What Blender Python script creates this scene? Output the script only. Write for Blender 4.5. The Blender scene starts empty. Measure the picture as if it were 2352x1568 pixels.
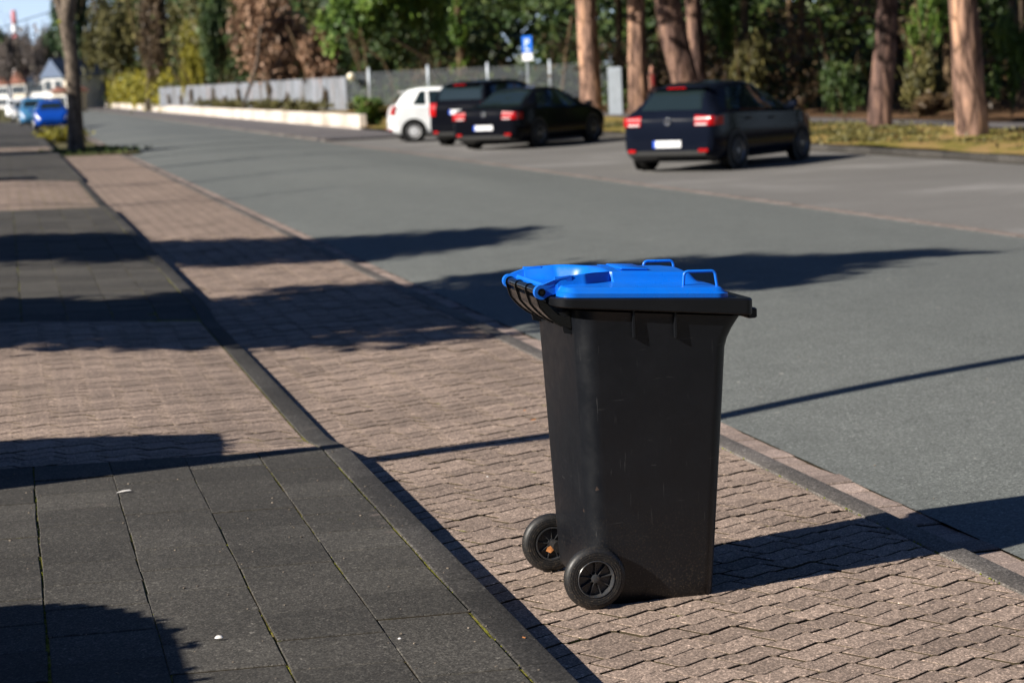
import bpy, math, random
import numpy as np
from mathutils import Vector, Matrix
random.seed(7); rng = np.random.default_rng(7)
SC = bpy.context.scene
COL = SC.collection
# ------------------------------------------------------------------ camera
FPX, CX, CY, CAMH = 4704.0, 1176.0, 784.0, 1.71     # focal length and centre in 2352-wide pixels, eye height in metres
def cam_axes(vpx, vpy, tilt):
    r = math.atan(tilt); upx, upy = -math.sin(r), math.cos(r)
    vx, vy = vpx-CX, -(vpy-CY)
    p = math.atan((vx*upx+vy*upy)/FPX)
    up = np.array([upx*math.cos(p), upy*math.cos(p), math.sin(p)])
    yv = np.array([vx, vy, -FPX]); yv /= np.linalg.norm(yv); yv -= up*yv.dot(up); yv /= np.linalg.norm(yv)
    return np.array([np.cross(yv, up), yv, up])
RM = cam_axes(10, 226, .044)
cam = bpy.data.objects.new('camera', bpy.data.cameras.new('camera')); COL.objects.link(cam)
m = Matrix([list(RM[0]), list(RM[1]), list(RM[2])]).to_4x4(); m.translation = (0, 0, CAMH)
cam.matrix_world = m
cam.data.sensor_width = 36; cam.data.lens = 72; cam.data.clip_end = 4000; cam.data.clip_start = .1
cam.data.dof.use_dof = True; cam.data.dof.focus_distance = 6.45; cam.data.dof.aperture_fstop = 4.0
SC.camera = cam
def at(px, py, Y):                     # world point on the sight line of a picture point, Y metres down the road
    d = RM @ np.array([px-CX, -(py-CY), -FPX]); return np.array([0, 0, CAMH])+d*(Y/d[1])
# ------------------------------------------------------------------ light
SUN_EL = math.radians(31); SM = .31    # sunlight runs along (1, SM) in the ground plane
sdir = Vector((math.cos(math.atan(SM))*math.cos(SUN_EL), math.sin(math.atan(SM))*math.cos(SUN_EL), -math.sin(SUN_EL)))
sun = bpy.data.objects.new('sun', bpy.data.lights.new('sun', 'SUN')); COL.objects.link(sun)
sun.data.energy = 5.0; sun.data.angle = math.radians(.53); sun.data.color = (1, .93, .83)
sun.rotation_euler = sdir.to_track_quat('-Z', 'Y').to_euler()
W = bpy.data.worlds.new('World'); SC.world = W; W.use_nodes = True
nt = W.node_tree; nt.nodes.clear()
sky = nt.nodes.new('ShaderNodeTexSky'); sky.sky_type = 'NISHITA'; sky.sun_disc = False
sky.air_density = 1.0; sky.dust_density = .8; sky.ozone_density = 3.5; sky.sun_elevation = SUN_EL; sky.sun_rotation = math.atan2(-sdir.x, -sdir.y)
bg = nt.nodes.new('ShaderNodeBackground'); bg.inputs[1].default_value = .05
ow = nt.nodes.new('ShaderNodeOutputWorld')
tint = nt.nodes.new('ShaderNodeMix'); tint.data_type = 'RGBA'; tint.blend_type = 'MULTIPLY'; tint.inputs[0].default_value = 1; tint.inputs[7].default_value = (.40, .53, .76, 1)
nt.links.new(sky.outputs[0], tint.inputs[6]); wt = nt.nodes.new('ShaderNodeTexCoord'); ws_ = nt.nodes.new('ShaderNodeSeparateXYZ'); nt.links.new(wt.outputs['Generated'], ws_.inputs[0])
wr_ = nt.nodes.new('ShaderNodeValToRGB'); nt.links.new(ws_.outputs[2], wr_.inputs[0]); we = wr_.color_ramp.elements      # pale band of bright air low over the horizon
we[0].position = 0; we[0].color = (7.5, 9.0, 11.5, 1); we[1].position = .16; we[1].color = (0, 0, 0, 1)
wa_ = nt.nodes.new('ShaderNodeMix'); wa_.data_type = 'RGBA'; wa_.blend_type = 'ADD'; wa_.inputs[0].default_value = 1
nt.links.new(tint.outputs[2], wa_.inputs[6]); nt.links.new(wr_.outputs[0], wa_.inputs[7]); nt.links.new(wa_.outputs[2], bg.inputs[0]); nt.links.new(bg.outputs[0], ow.inputs[0])
vs = SC.view_settings; vs.view_transform = 'Standard'; vs.look = 'None'; vs.exposure = .88; vs.gamma = 1

# ------------------------------------------------------------------ helpers
def tag(o, label=None, cat=None, group=None, kind=None):
    if label: o['label'] = label
    if cat: o['category'] = cat
    if group: o['group'] = group
    if kind: o['kind'] = kind
    return o
def empty(name, loc=(0, 0, 0), rz=0.0):
    o = bpy.data.objects.new(name, None); COL.objects.link(o); o.location = loc; o.rotation_euler[2] = rz; o.empty_display_size = .2
    return o
class MB:
    def __init__(s): s.v = []; s.f = []; s.at = None
    def add(s, vs, fs):
        n = len(s.v); s.v += [tuple(p) for p in vs]; s.f += [tuple(i+n for i in f) for f in fs]
    def box(s, c, d, rot=None, ch=0):
        hx, hy, hz = d[0]/2, d[1]/2, d[2]/2
        if ch > 0:                                    # chamfered box
            pts = []; fs = []
            for z, e in ((-hz, ch), (-hz+ch, 0), (hz-ch, 0), (hz, ch)):
                a, b = hx-e, hy-e; k = ch if e == 0 else ch
                pts += [(-a, -b+k, z), (-a+k, -b, z), (a-k, -b, z), (a, -b+k, z), (a, b-k, z), (a-k, b, z), (-a+k, b, z), (-a, b-k, z)]
            for r in range(3):
                for i in range(8):
                    j = (i+1) % 8; fs.append((r*8+i, r*8+j, r*8+8+j, r*8+8+i))
            fs.append(tuple(range(7, -1, -1))); fs.append(tuple(range(24, 32)))
        else:
            pts = [(x, y, z) for z in (-hz, hz) for x, y in ((-hx, -hy), (hx, -hy), (hx, hy), (-hx, hy))]
            fs = [(3, 2, 1, 0), (4, 5, 6, 7), (0, 1, 5, 4), (1, 2, 6, 5), (2, 3, 7, 6), (3, 0, 4, 7)]
        if rot is not None: pts = [rot @ Vector(p) for p in pts]
        s.add([(p[0]+c[0], p[1]+c[1], p[2]+c[2]) for p in pts], fs)
    def tube(s, pts, rad, n=12, cap=True):
        pts = [Vector(p) for p in pts]
        if not hasattr(rad, '__len__'): rad = [rad]*len(pts)
        ring = []; prev = None
        for i, p in enumerate(pts):
            t = (pts[min(i+1, len(pts)-1)]-pts[max(i-1, 0)]).normalized()
            if prev is None: u = t.orthogonal().normalized()
            else: u = (prev-t*prev.dot(t)).normalized()
            prev = u; w = t.cross(u)
            ring.append([p+(u*math.cos(2*math.pi*k/n)+w*math.sin(2*math.pi*k/n))*rad[i] for k in range(n)])
        vs = [v for r in ring for v in r]; fs = []
        for i in range(len(pts)-1):
            for k in range(n):
                j = (k+1) % n; fs.append((i*n+k, i*n+j, i*n+n+j, i*n+n+k))
        if cap: fs.append(tuple(range(n-1, -1, -1))); fs.append(tuple(range((len(pts)-1)*n, len(pts)*n)))
        s.add(vs, fs)
    def lathe(s, prof, c=(0, 0, 0), n=32, axis='Z', close=False):
        vs = []; fs = []; P = len(prof)
        for k in range(n):
            a = 2*math.pi*k/n
            for r, h in prof:
                x, y = r*math.cos(a), r*math.sin(a)
                p = (x, y, h) if axis == 'Z' else ((x, h, y) if axis == 'Y' else (h, x, y))
                vs.append((p[0]+c[0], p[1]+c[1], p[2]+c[2]))
        for k in range(n):
            j = (k+1) % n
            for i in range(P if close else P-1):
                q = (i+1) % P; fs.append((k*P+i, j*P+i, j*P+q, k*P+q))
        s.add(vs, fs)
    def prism(s, poly, a, b, axis='Y'):               # polygon (u, v) pulled from a to b along an axis
        n = len(poly)
        def P(u, v, h): return (u, h, v) if axis == 'Y' else ((h, u, v) if axis == 'X' else (u, v, h))
        s.add([P(u, v, a) for u, v in poly]+[P(u, v, b) for u, v in poly],
              [tuple(range(n)), tuple(range(2*n-1, n-1, -1))]+[(i, (i+1) % n, n+(i+1) % n, n+i) for i in range(n)])
    def grid(s, fn, nu, nv):
        vs = [fn(i/nu, j/nv) for i in range(nu+1) for j in range(nv+1)]
        s.add(vs, [(i*(nv+1)+j, (i+1)*(nv+1)+j, (i+1)*(nv+1)+j+1, i*(nv+1)+j+1) for i in range(nu) for j in range(nv)])
    def build(s, name, mat, parent=None, smooth=None, fix=True):
        me = bpy.data.meshes.new(name); me.from_pydata(s.v, [], s.f)
        if fix:
            import bmesh
            bm = bmesh.new(); bm.from_mesh(me); bmesh.ops.recalc_face_normals(bm, faces=bm.faces); bm.to_mesh(me); bm.free()
        if smooth:
            me.shade_smooth(); me.set_sharp_from_angle(angle=math.radians(smooth))
        o = bpy.data.objects.new(name, me); COL.objects.link(o); me.materials.append(mat)
        if parent: o.parent = parent
        return o
def Rz(a): return Matrix.Rotation(a, 3, 'Z')
def pchip(xs, ys):
    xs = np.array(xs, float); ys = np.array(ys, float); h = np.diff(xs); d = np.diff(ys)/h; mm = np.zeros(len(xs))
    mm[0], mm[-1] = d[0], d[-1]
    for i in range(1, len(xs)-1):
        mm[i] = 0 if d[i-1]*d[i] <= 0 else 3*(h[i-1]+h[i])/((2*h[i]+h[i-1])/d[i-1]+(h[i]+2*h[i-1])/d[i])
    def f(x):
        i = int(np.clip(np.searchsorted(xs, x)-1, 0, len(h)-1)); t = min(max((x-xs[i])/h[i], 0), 1)
        return float((2*t**3-3*t*t+1)*ys[i]+(t**3-2*t*t+t)*h[i]*mm[i]+(-2*t**3+3*t*t)*ys[i+1]+(t**3-t*t)*h[i]*mm[i+1])
    return f
# ------------------------------------------------------------------ materials
class NT:
    def __init__(s, name, rough=.8, spec=.3):
        s.m = bpy.data.materials.new(name); s.m.use_nodes = True; s.t = s.m.node_tree
        s.b = s.t.nodes['Principled BSDF']; s.b.inputs['Roughness'].default_value = rough
        s.b.inputs['Specular IOR Level'].default_value = spec
        s.tc = s.t.nodes.new('ShaderNodeTexCoord').outputs['Object']
    def n(s, ty, **k):
        n = s.t.nodes.new(ty)
        for a, b in k.items():
            if a.startswith('i_'):
                key = a[2:]; key = int(key) if key.isdigit() else key.replace('_', ' ')
                if hasattr(b, 'is_linked') or isinstance(b, bpy.types.NodeSocket): s.t.links.new(b, n.inputs[key])
                else: n.inputs[key].default_value = b
            else: setattr(n, a, b)
        return n
    def vec(s, scale=(1, 1, 1), src=None):
        return s.n('ShaderNodeMapping', i_Vector=src or s.tc, i_Scale=scale).outputs[0]
    def noise(s, sc, det=3, rough=.55, vec=None): return s.n('ShaderNodeTexNoise', i_Vector=vec or s.tc, i_Scale=sc, i_Detail=det, i_Roughness=rough).outputs[0]
    def vor(s, sc, vec=None, feat='F1', out='Distance'):
        return s.n('ShaderNodeTexVoronoi', feature=feat, i_Vector=vec or s.tc, i_Scale=sc).outputs[out]
    def ramp(s, fac, stops, interp='LINEAR'):
        r = s.n('ShaderNodeValToRGB', i_Fac=fac); e = r.color_ramp.elements; r.color_ramp.interpolation = interp
        while len(e) < len(stops): e.new(.5)
        for el, (p, c) in zip(e, stops):
            el.position = p; el.color = (c, c, c, 1) if not hasattr(c, '__len__') else (*c, 1)
        return r.outputs[0]
    def mix(s, fac, a, b, mode='MIX'):
        n = s.n('ShaderNodeMix', data_type='RGBA', blend_type=mode)
        for k, v in (('Factor', fac), (6, a), (7, b)):
            sk = n.inputs[0] if k == 'Factor' else n.inputs[k]
            if isinstance(v, bpy.types.NodeSocket): s.t.links.new(v, sk)
            elif k == 'Factor': sk.default_value = v
            else: sk.default_value = (*v, 1) if hasattr(v, '__len__') else (v, v, v, 1)
        return n.outputs[2]
    def math(s, op, a, b=0.0): return s.n('ShaderNodeMath', operation=op, i_0=a, i_1=b).outputs[0]
    def attr(s, name): return s.n('ShaderNodeAttribute', attribute_name=name).outputs['Fac']
    def col(s, c):
        if isinstance(c, bpy.types.NodeSocket): s.t.links.new(c, s.b.inputs['Base Color'])
        else: s.b.inputs['Base Color'].default_value = (*c, 1)
    def bump(s, h, st=.5, dist=.002):
        b = s.n('ShaderNodeBump', i_Height=h, i_Strength=st, i_Distance=dist).outputs[0]; s.t.links.new(b, s.b.inputs['Normal'])
    def rough(s, sock): s.t.links.new(sock, s.b.inputs['Roughness'])
def stone_mat(name, c, spread=.15, speck=.35, sc=260, patch=None, attr=True, bump=.6, moss=None):
    k = NT(name, .85, .3)
    base = k.ramp(k.noise(1.3, 4), [(.3, [x*(1-spread) for x in c]), (.7, [x*(1+spread) for x in c])])
    if attr: base = k.mix(1, base, k.ramp(k.attr('rnd'), [(0, 1-spread*1.3), (1, 1+spread*1.1)]), 'MULTIPLY')
    v = k.vor(sc, out='Color'); g = k.ramp(v, [(.0, 1-speck), (.55, 1.0), (.8, 1+speck), (.93, 1+speck*2.6)])
    g2 = k.ramp(k.vor(sc*.37, out='Color'), [(0, 1-speck*.5), (.9, 1.0), (1, 1+speck*2.2)])
    base = k.mix(1, base, g, 'MULTIPLY'); base = k.mix(1, base, g2, 'MULTIPLY')
    if patch:
        pc, psc, th = patch
        base = k.mix(k.ramp(k.noise(psc, 5, .7), [(th, 0), (th+.08, .75)]), base, pc)
    if moss:
        base = k.mix(k.ramp(k.noise(9, 6, .75), [(moss, 0), (moss+.06, .8)]), base, (.10, .12, .02))
    k.col(base); k.bump(k.noise(sc*.9, 3, .7), bump, .0025); return k.m
def flat_mat(name, c, rough=.5, spec=.4, metal=0, var=.08, sc=6):
    k = NT(name, rough, spec); k.b.inputs['Metallic'].default_value = metal
    k.col(k.ramp(k.noise(sc, 4), [(.3, [x*(1-var) for x in c]), (.7, [min(1, x*(1+var)) for x in c])])); return k.m
M = {}
# road: greenish grey asphalt with aggregate, long faint wheel tracks and stains
k = NT('road_asphalt', .8, .35)
b = k.ramp(k.noise(.35, 5, vec=k.vec((1, .12, 1))), [(.3, (.108, .117, .111)), (.7, (.136, .145, .136))])
b = k.mix(1, b, k.ramp(k.noise(3.1, 5), [(.3, .93), (.7, 1.06)]), 'MULTIPLY')
b = k.mix(1, b, k.ramp(k.vor(110, out='Color'), [(0, .55), (.45, .93), (.8, 1.25), (.95, 1.9)]), 'MULTIPLY')
b = k.mix(k.ramp(k.vor(46, out='Color'), [(.955, 0), (.97, .45)]), b, (.5, .48, .43))
k.col(b); k.bump(k.noise(170, 3, .7), .7, .004); M['road'] = k.m
k = NT('parking_asphalt', .85, .3)
b = k.ramp(k.noise(.6, 5, vec=k.vec((.35, .5, 1))), [(.3, (.125, .120, .113)), (.55, (.155, .149, .140)), (.70, (.26, .25, .24))])
b = k.mix(1, b, k.ramp(k.vor(90, out='Color'), [(0, .8), (.8, 1.12), (.95, 1.4)]), 'MULTIPLY')
k.col(b); k.bump(k.noise(150, 3), .5, .004); M['parking'] = k.m
M['paver'] = stone_mat('paver_stone', (.262, .198, .158), .16, .55, 190, moss=None)
M['slab'] = stone_mat('slab_stone', (.058, .054, .047), .18, .6, 190, patch=((.15, .12, .105), 3.1, .635), moss=.70)
M['kerb'] = stone_mat('kerb_stone', (.056, .052, .047), .25, .6, 170, patch=((.12, .105, .09), 6, .66))
M['baykerb'] = stone_mat('bay_kerb_stone', (.125, .112, .100), .2, .5, 170)
M['gutter'] = stone_mat('gutter_stone', (.27, .21, .18), .24, .35, 170)
k = NT('joint_soil', .95, .1)
b = k.ramp(k.noise(22, 5, .7), [(.34, (.018, .014, .009)), (.42, (.06, .055, .012)), (.52, (.16, .16, .02)), (.64, (.22, .16, .08))])
k.col(b); k.bump(k.noise(180, 3), 1, .004); M['joint'] = k.m
k = NT('bed_sand', .95, .1); k.col(k.ramp(k.noise(14, 5, .7), [(.4, (.035, .026, .018)), (.62, (.055, .045, .025)), (.72, (.12, .14, .02))])); M['bed'] = k.m
k = NT('moss', .95, .1); k.col(k.ramp(k.noise(60, 3), [(.35, (.07, .09, .01)), (.6, (.20, .21, .02)), (.75, (.26, .20, .05))])); k.bump(k.noise(400), 1, .003); M['moss'] = k.m
k = NT('verge', .95, .1)
b = k.ramp(k.noise(1.1, 7, .8), [(.36, (.05, .075, .012)), (.44, (.17, .16, .03)), (.52, (.30, .21, .075)), (.60, (.36, .23, .11)), (.68, (.14, .085, .045))])
k.col(b); k.bump(k.noise(30, 4), 1, .03); M['verge'] = k.m
k = NT('forest_floor', .95, .1); k.col(k.ramp(k.noise(.8, 6, .7), [(.35, (.035, .025, .015)), (.5, (.11, .065, .035)), (.65, (.20, .11, .06))])); k.bump(k.noise(20, 4), 1, .04); M['floor'] = k.m
k = NT('ground_soil', .95, .1); k.col(k.ramp(k.noise(.2, 6, .7), [(.35, (.05, .06, .02)), (.65, (.13, .11, .06))])); M['ground'] = k.m
M['path'] = stone_mat('path_asphalt', (.12, .11, .11), .15, .2, 60, attr=False)
def bark(name, c1, c2, c3, sc=5, st=.03):
    k = NT(name, .9, .15); v = k.vec((1, 1, .22))
    n1 = k.noise(sc, 6, .7, v); vo = k.vor(sc*2.2, v, 'DISTANCE_TO_EDGE')
    b = k.ramp(n1, [(.36, c1), (.5, c2), (.64, c3)])
    b = k.mix(1, b, k.ramp(vo, [(0, .35), (.12, .9), (.3, 1.05)]), 'MULTIPLY')
    k.col(b); k.bump(k.mix(.5, n1, vo), 1, st); return k.m
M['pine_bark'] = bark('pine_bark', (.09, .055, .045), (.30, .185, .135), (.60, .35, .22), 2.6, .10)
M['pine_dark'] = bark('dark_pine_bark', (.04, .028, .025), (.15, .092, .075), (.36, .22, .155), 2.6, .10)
M['grey_bark'] = bark('grey_bark', (.07, .055, .045), (.17, .135, .105), (.25, .20, .155), 7, .02)
M['twig'] = bark('twig_bark', (.05, .035, .02), (.12, .08, .045), (.2, .14, .08), 9, .01)
def leafmat(name, stops, rough=.55, spec=.35, sc=1.1):
    k = NT(name, rough, spec); n1 = k.noise(sc, 4, .65); n2 = k.attr('rnd')
    k.col(k.ramp(k.math('ADD', k.math('MULTIPLY', n1, .6), k.math('MULTIPLY', n2, .4)), stops))
    try: k.b.inputs['Transmission Weight'].default_value = 0
    except Exception: pass
    return k.m
M['leaf_green'] = leafmat('leaf_green', [(.3, (.02, .045, .008)), (.5, (.06, .12, .015)), (.7, (.15, .22, .03))])
M['leaf_dark'] = leafmat('leaf_dark', [(.3, (.010, .025, .006)), (.5, (.03, .058, .012)), (.7, (.085, .11, .022))])
M['leaf_blue'] = leafmat('leaf_conifer', [(.3, (.012, .03, .014)), (.5, (.03, .062, .022)), (.7, (.06, .10, .03))])
M['leaf_olive'] = leafmat('leaf_olive', [(.3, (.03, .03, .01)), (.5, (.09, .085, .025)), (.7, (.19, .16, .05))])
M['leaf_yellow'] = leafmat('leaf_yellow', [(.3, (.07, .075, .008)), (.5, (.20, .18, .012)), (.7, (.36, .30, .02))])
M['leaf_brown'] = leafmat('leaf_brown', [(.3, (.09, .055, .03)), (.5, (.25, .145, .085)), (.7, (.42, .26, .165))])
M['leaf_tan'] = leafmat('leaf_tan', [(.3, (.035, .022, .012)), (.5, (.085, .055, .028)), (.7, (.17, .115, .055))])
M['leaf_grey'] = leafmat('leaf_twiggy_grey', [(.3, (.05, .04, .035)), (.5, (.11, .09, .08)), (.7, (.19, .16, .145))])
# bin plastics
def plastic(name, c, dusty=.5, rough=.42, spec=.5):
    k = NT(name, rough, spec)
    dust = k.ramp(k.noise(3.2, 6, .7, k.vec((1, 1, .35))), [(.4, 0), (.75, .25*dusty)])
    sep = k.n('ShaderNodeSeparateXYZ', i_Vector=k.tc).outputs[2]
    low = k.ramp(sep, [(0.0, .55), (.10, .25), (.35, 0)])
    spl = k.math('MULTIPLY', low, k.ramp(k.noise(160, 3, .8), [(.55, 0), (.66, 1.0)]))
    scr = k.ramp(k.noise(7, 2, .5, k.vec((22, 22, .8))), [(.705, 0), (.735, .55*dusty)])
    scr2 = k.ramp(k.noise(5, 2, .5, k.vec((2, 2, 28))), [(.725, 0), (.75, .5*dusty)])
    spk = k.ramp(k.vor(85, out='Color'), [(.965, 0), (.972, .5*dusty)])
    b = k.mix(dust, c, (.03, .031, .034)); b = k.mix(spl, b, (.13, .10, .07)); b = k.mix(scr, b, (.11, .11, .11)); b = k.mix(scr2, b, (.11, .11, .11)); b = k.mix(spk, b, (.20, .13, .09))
    k.col(b); k.rough(k.ramp(k.noise(9, 5, .7), [(.3, rough-.07), (.7, rough+.12)]))
    k.bump(k.noise(240, 2), .12, .0006); return k.m
M['bin_body'] = plastic('bin_black_plastic', (.0022, .0032, .0056), .35, .40, .45)
M['bin_rim'] = plastic('bin_rim_plastic', (.0038, .0045, .0062), .4, .36, .42)
M['bin_gloss'] = plastic('bin_handle_plastic', (.003, .003, .0035), .1, .16)
k = NT('bin_blue_plastic', .32, .5)
b = k.ramp(k.noise(4, 5, .7), [(.3, (.002, .125, .62)), (.7, (.003, .150, .70))])
b = k.mix(k.ramp(k.noise(7, 6, .75), [(.45, 0), (.72, .30)]), b, (.03, .14, .42)); b = k.mix(k.ramp(k.noise(60, 4, .8), [(.66, 0), (.72, .35)]), b, (.06, .12, .25))
b = k.mix(k.ramp(k.noise(6, 2, .5, k.vec((2, 26, 3))), [(.74, 0), (.77, .25)]), b, (.25, .35, .6))
k.col(b); k.rough(k.ramp(k.noise(12, 4, .7), [(.3, .24), (.7, .40)])); k.bump(k.noise(200, 2), .1, .0005); M['lid'] = k.m
M['rubber'] = plastic('bin_tyre_rubber', (.010, .010, .0105), .1, .5)
M['wheel_hub'] = plastic('bin_wheel_plastic', (.03, .032, .036), .3, .3)
M['grit'] = flat_mat('grit_stone', (.17, .14, .11), .9, var=.8, sc=9)
# metals, paint, glass
def paint(name, c, rough=.25):
    k = NT(name, .10, .07)
    k.col(k.ramp(k.noise(2.5, 4), [(.3, [x*.93 for x in c]), (.7, [min(1, x*1.05) for x in c])])); return k.m
M['paint_black'] = paint('car_paint_black', (.004, .0045, .007))
M['paint_navy'] = paint('car_paint_blue_black', (.005, .007, .014))
M['paint_white'] = paint('car_paint_white', (.82, .84, .84))
M['paint_blue'] = paint('car_paint_blue', (.006, .05, .30))
M['paint_teal'] = paint('car_paint_light_blue', (.05, .16, .30))
M['paint_grey'] = paint('car_paint_grey', (.25, .26, .27))
k = NT('car_glass', .03, .8); k.col((.012, .02, .022)); M['glass'] = k.m
M['trim'] = flat_mat('black_trim', (.008, .008, .008), .6)
M['tyre'] = flat_mat('tyre_rubber', (.010, .010, .010), .8, .2)
M['alloy'] = flat_mat('dark_alloy', (.30, .30, .31), .35, .5, .8)
M['alloy_light'] = flat_mat('silver_wheel', (.72, .73, .74), .35, .5, .3)
M['chrome'] = flat_mat('chrome', (.75, .76, .78), .12, .5, 1)
M['lamp_red'] = flat_mat('tail_lamp_red', (.36, .004, .004), .12, .6)
M['lamp_clear'] = flat_mat('clear_lamp', (.75, .75, .74), .1, .6)
M['plate'] = flat_mat('plate_white', (.72, .73, .75), .3)
M['plate_blue'] = flat_mat('plate_blue_band', (.01, .08, .55), .3)
M['plate_ink'] = flat_mat('plate_ink', (.05, .05, .055), .5)
M['galv'] = flat_mat('galvanised_steel', (.36, .40, .44), .45, .5, .4, .12, 3)
k = NT('fence_boards', .75, .2); v = k.vec((1, 1, .25))
b = k.ramp(k.noise(.8, 6, .75, v), [(.36, (.09, .075, .05)), (.45, (.19, .205, .23)), (.58, (.27, .30, .345)), (.66, (.25, .14, .09))])
b = k.mix(1, b, k.ramp(k.attr('rnd'), [(0, (.42, .36, .28)), (.3, (.95, .95, .95)), (.8, (1.1, 1.1, 1.1)), (1, (.9, .62, .45))]), 'MULTIPLY')
k.col(b); M['boards'] = k.m
k = NT('white_wall', .8, .2)
b = k.ramp(k.noise(.8, 6, .7, k.vec((1, .5, 1))), [(.32, (.34, .28, .22)), (.5, (.58, .51, .44)), (.7, (.70, .64, .56))]); k.col(b); M['wall'] = k.m
M['sign_blue'] = flat_mat('sign_blue', (.005, .13, .62), .35)
M['sign_white'] = flat_mat('sign_white', (.75, .76, .78), .35)
M['render_white'] = flat_mat('white_render', (.80, .79, .76), .8)
M['render_cream'] = flat_mat('cream_render', (.66, .58, .45), .8)
M['roof_slate'] = flat_mat('roof_slate', (.12, .16, .24), .7)
M['roof_red'] = flat_mat('roof_red', (.22, .09, .06), .8)
M['win'] = flat_mat('house_glass', (.05, .06, .07), .15, .6)
M['mast_red'] = flat_mat('mast_red', (.62, .22, .24), .6)  # haze of distance put into the paint as a paler red
M['mast_white'] = flat_mat('mast_white', (.75, .75, .78), .6)
M['skin'] = flat_mat('skin', (.35, .17, .12), .6)
M['hair'] = flat_mat('hair', (.10, .06, .04), .7)
M['jacket'] = flat_mat('black_jacket', (.006, .006, .007), .8)
M['shirt'] = flat_mat('red_shirt', (.22, .005, .01), .8)
M['jeans'] = flat_mat('dark_jeans', (.012, .016, .03), .8)
M['cream'] = flat_mat('cream_globe', (.85, .78, .6), .4)
M['leaf_orange'] = flat_mat('dry_leaf_orange', (.55, .22, .07), .7, var=.3, sc=40)
M['litter_white'] = flat_mat('pale_litter', (.75, .72, .68), .6)

# ------------------------------------------------------------------ ground levels
KX0, KX1 = 1.235, 1.345                 # kerb between pavement and paved bay
DRIVES = [(8.76, 14.55), (29.3, 39.8)]
def ramp01(y):                          # 1 where the kerb is dropped for a drive
    r = 0.0
    for a, b in DRIVES: r = max(r, min(1, max(0, (y-(a+.02))/.5))*min(1, max(0, ((b+.5)-y)/.5)))
    return r
def zk(y): return .140-.052*ramp01(y)   # kerb top
def zs(x, y):                           # pavement top
    t = min(1, max(0, (x-.1)/(KX0-.1))); return .140-.052*ramp01(y)*t+.020*(KX0-x)
def zb(x): return .052-.020*(x-KX1)/(2.985-KX1)   # paved bay
def zroad(x):
    if x < 9.1: t = (x-3.25)/5.85; return .004+.085*4*t*(1-t)
    return .012
def add_attr(me, vals):
    a = me.attributes.new('rnd', 'FLOAT', 'FACE'); a.data.foreach_set('value', np.array(vals, 'f'))
def struct(o): o['kind'] = 'structure'; return o
def sheet(name, x0, x1, y0, y1, zf, mat, nx=8, ny=40):
    b = MB(); b.grid(lambda u, v: (x0+(x1-x0)*u, y0+(y1-y0)*v*v if y1-y0 > 60 else y0+(y1-y0)*v, zf(x0+(x1-x0)*u)), nx, ny)
    o = b.build(name, mat, fix=False)
    if o.data.polygons[0].normal.z < 0: o.data.flip_normals()
    return struct(o)
g = MB(); g.add([(-900, -60, -.12), (1500, -60, -.12), (1500, 2600, -.12), (-900, 2600, -.12)], [(0, 1, 2, 3)]); struct(g.build('ground', M['ground'], fix=False))
sheet('road', 3.256, 9.1, -12, 700, zroad, M['road'], 24, 60)
sheet('parking_lane', 9.292, 15.2, 2, 61.0, zroad, M['parking'], 6, 60)
sheet('parking_bed', 15.2, 15.3, 2, 61, lambda x: .02, M['bed'], 1, 4)
# gutter stone rows either side of the road
def clip(poly, x0, x1, y0=-1e9, y1=1e9):
    for ax, lim, sg in ((0, x0, 1), (0, x1, -1), (1, y0, 1), (1, y1, -1)):
        out = []
        for i in range(len(poly)):
            a, b_ = poly[i], poly[(i+1) % len(poly)]; da, db = (a[ax]-lim)*sg, (b_[ax]-lim)*sg
            if da >= 0: out.append(a)
            if da*db < 0:
                t = da/(da-db); out.append((a[0]+(b_[0]-a[0])*t, a[1]+(b_[1]-a[1])*t))
        poly = out
        if len(poly) < 3: return []
    return poly
def inset(poly, d):
    n = len(poly); out = []
    area = sum(poly[i][0]*poly[(i+1) % n][1]-poly[(i+1) % n][0]*poly[i][1] for i in range(n)); sg = 1 if area > 0 else -1
    for i in range(n):
        p0, p, p1 = poly[i-1], poly[i], poly[(i+1) % n]
        a = (p[0]-p0[0], p[1]-p0[1]); b_ = (p1[0]-p[0], p1[1]-p[1])
        la, lb = math.hypot(*a) or 1e-9, math.hypot(*b_) or 1e-9
        na, nb = (-a[1]/la*sg, a[0]/la*sg), (-b_[1]/lb*sg, b_[0]/lb*sg)
        mx, my = na[0]+nb[0], na[1]+nb[1]; L = mx*mx+my*my
        if L < .3: L = .3
        out.append((p[0]+mx*2*d/L, p[1]+my*2*d/L))
    return out
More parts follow.
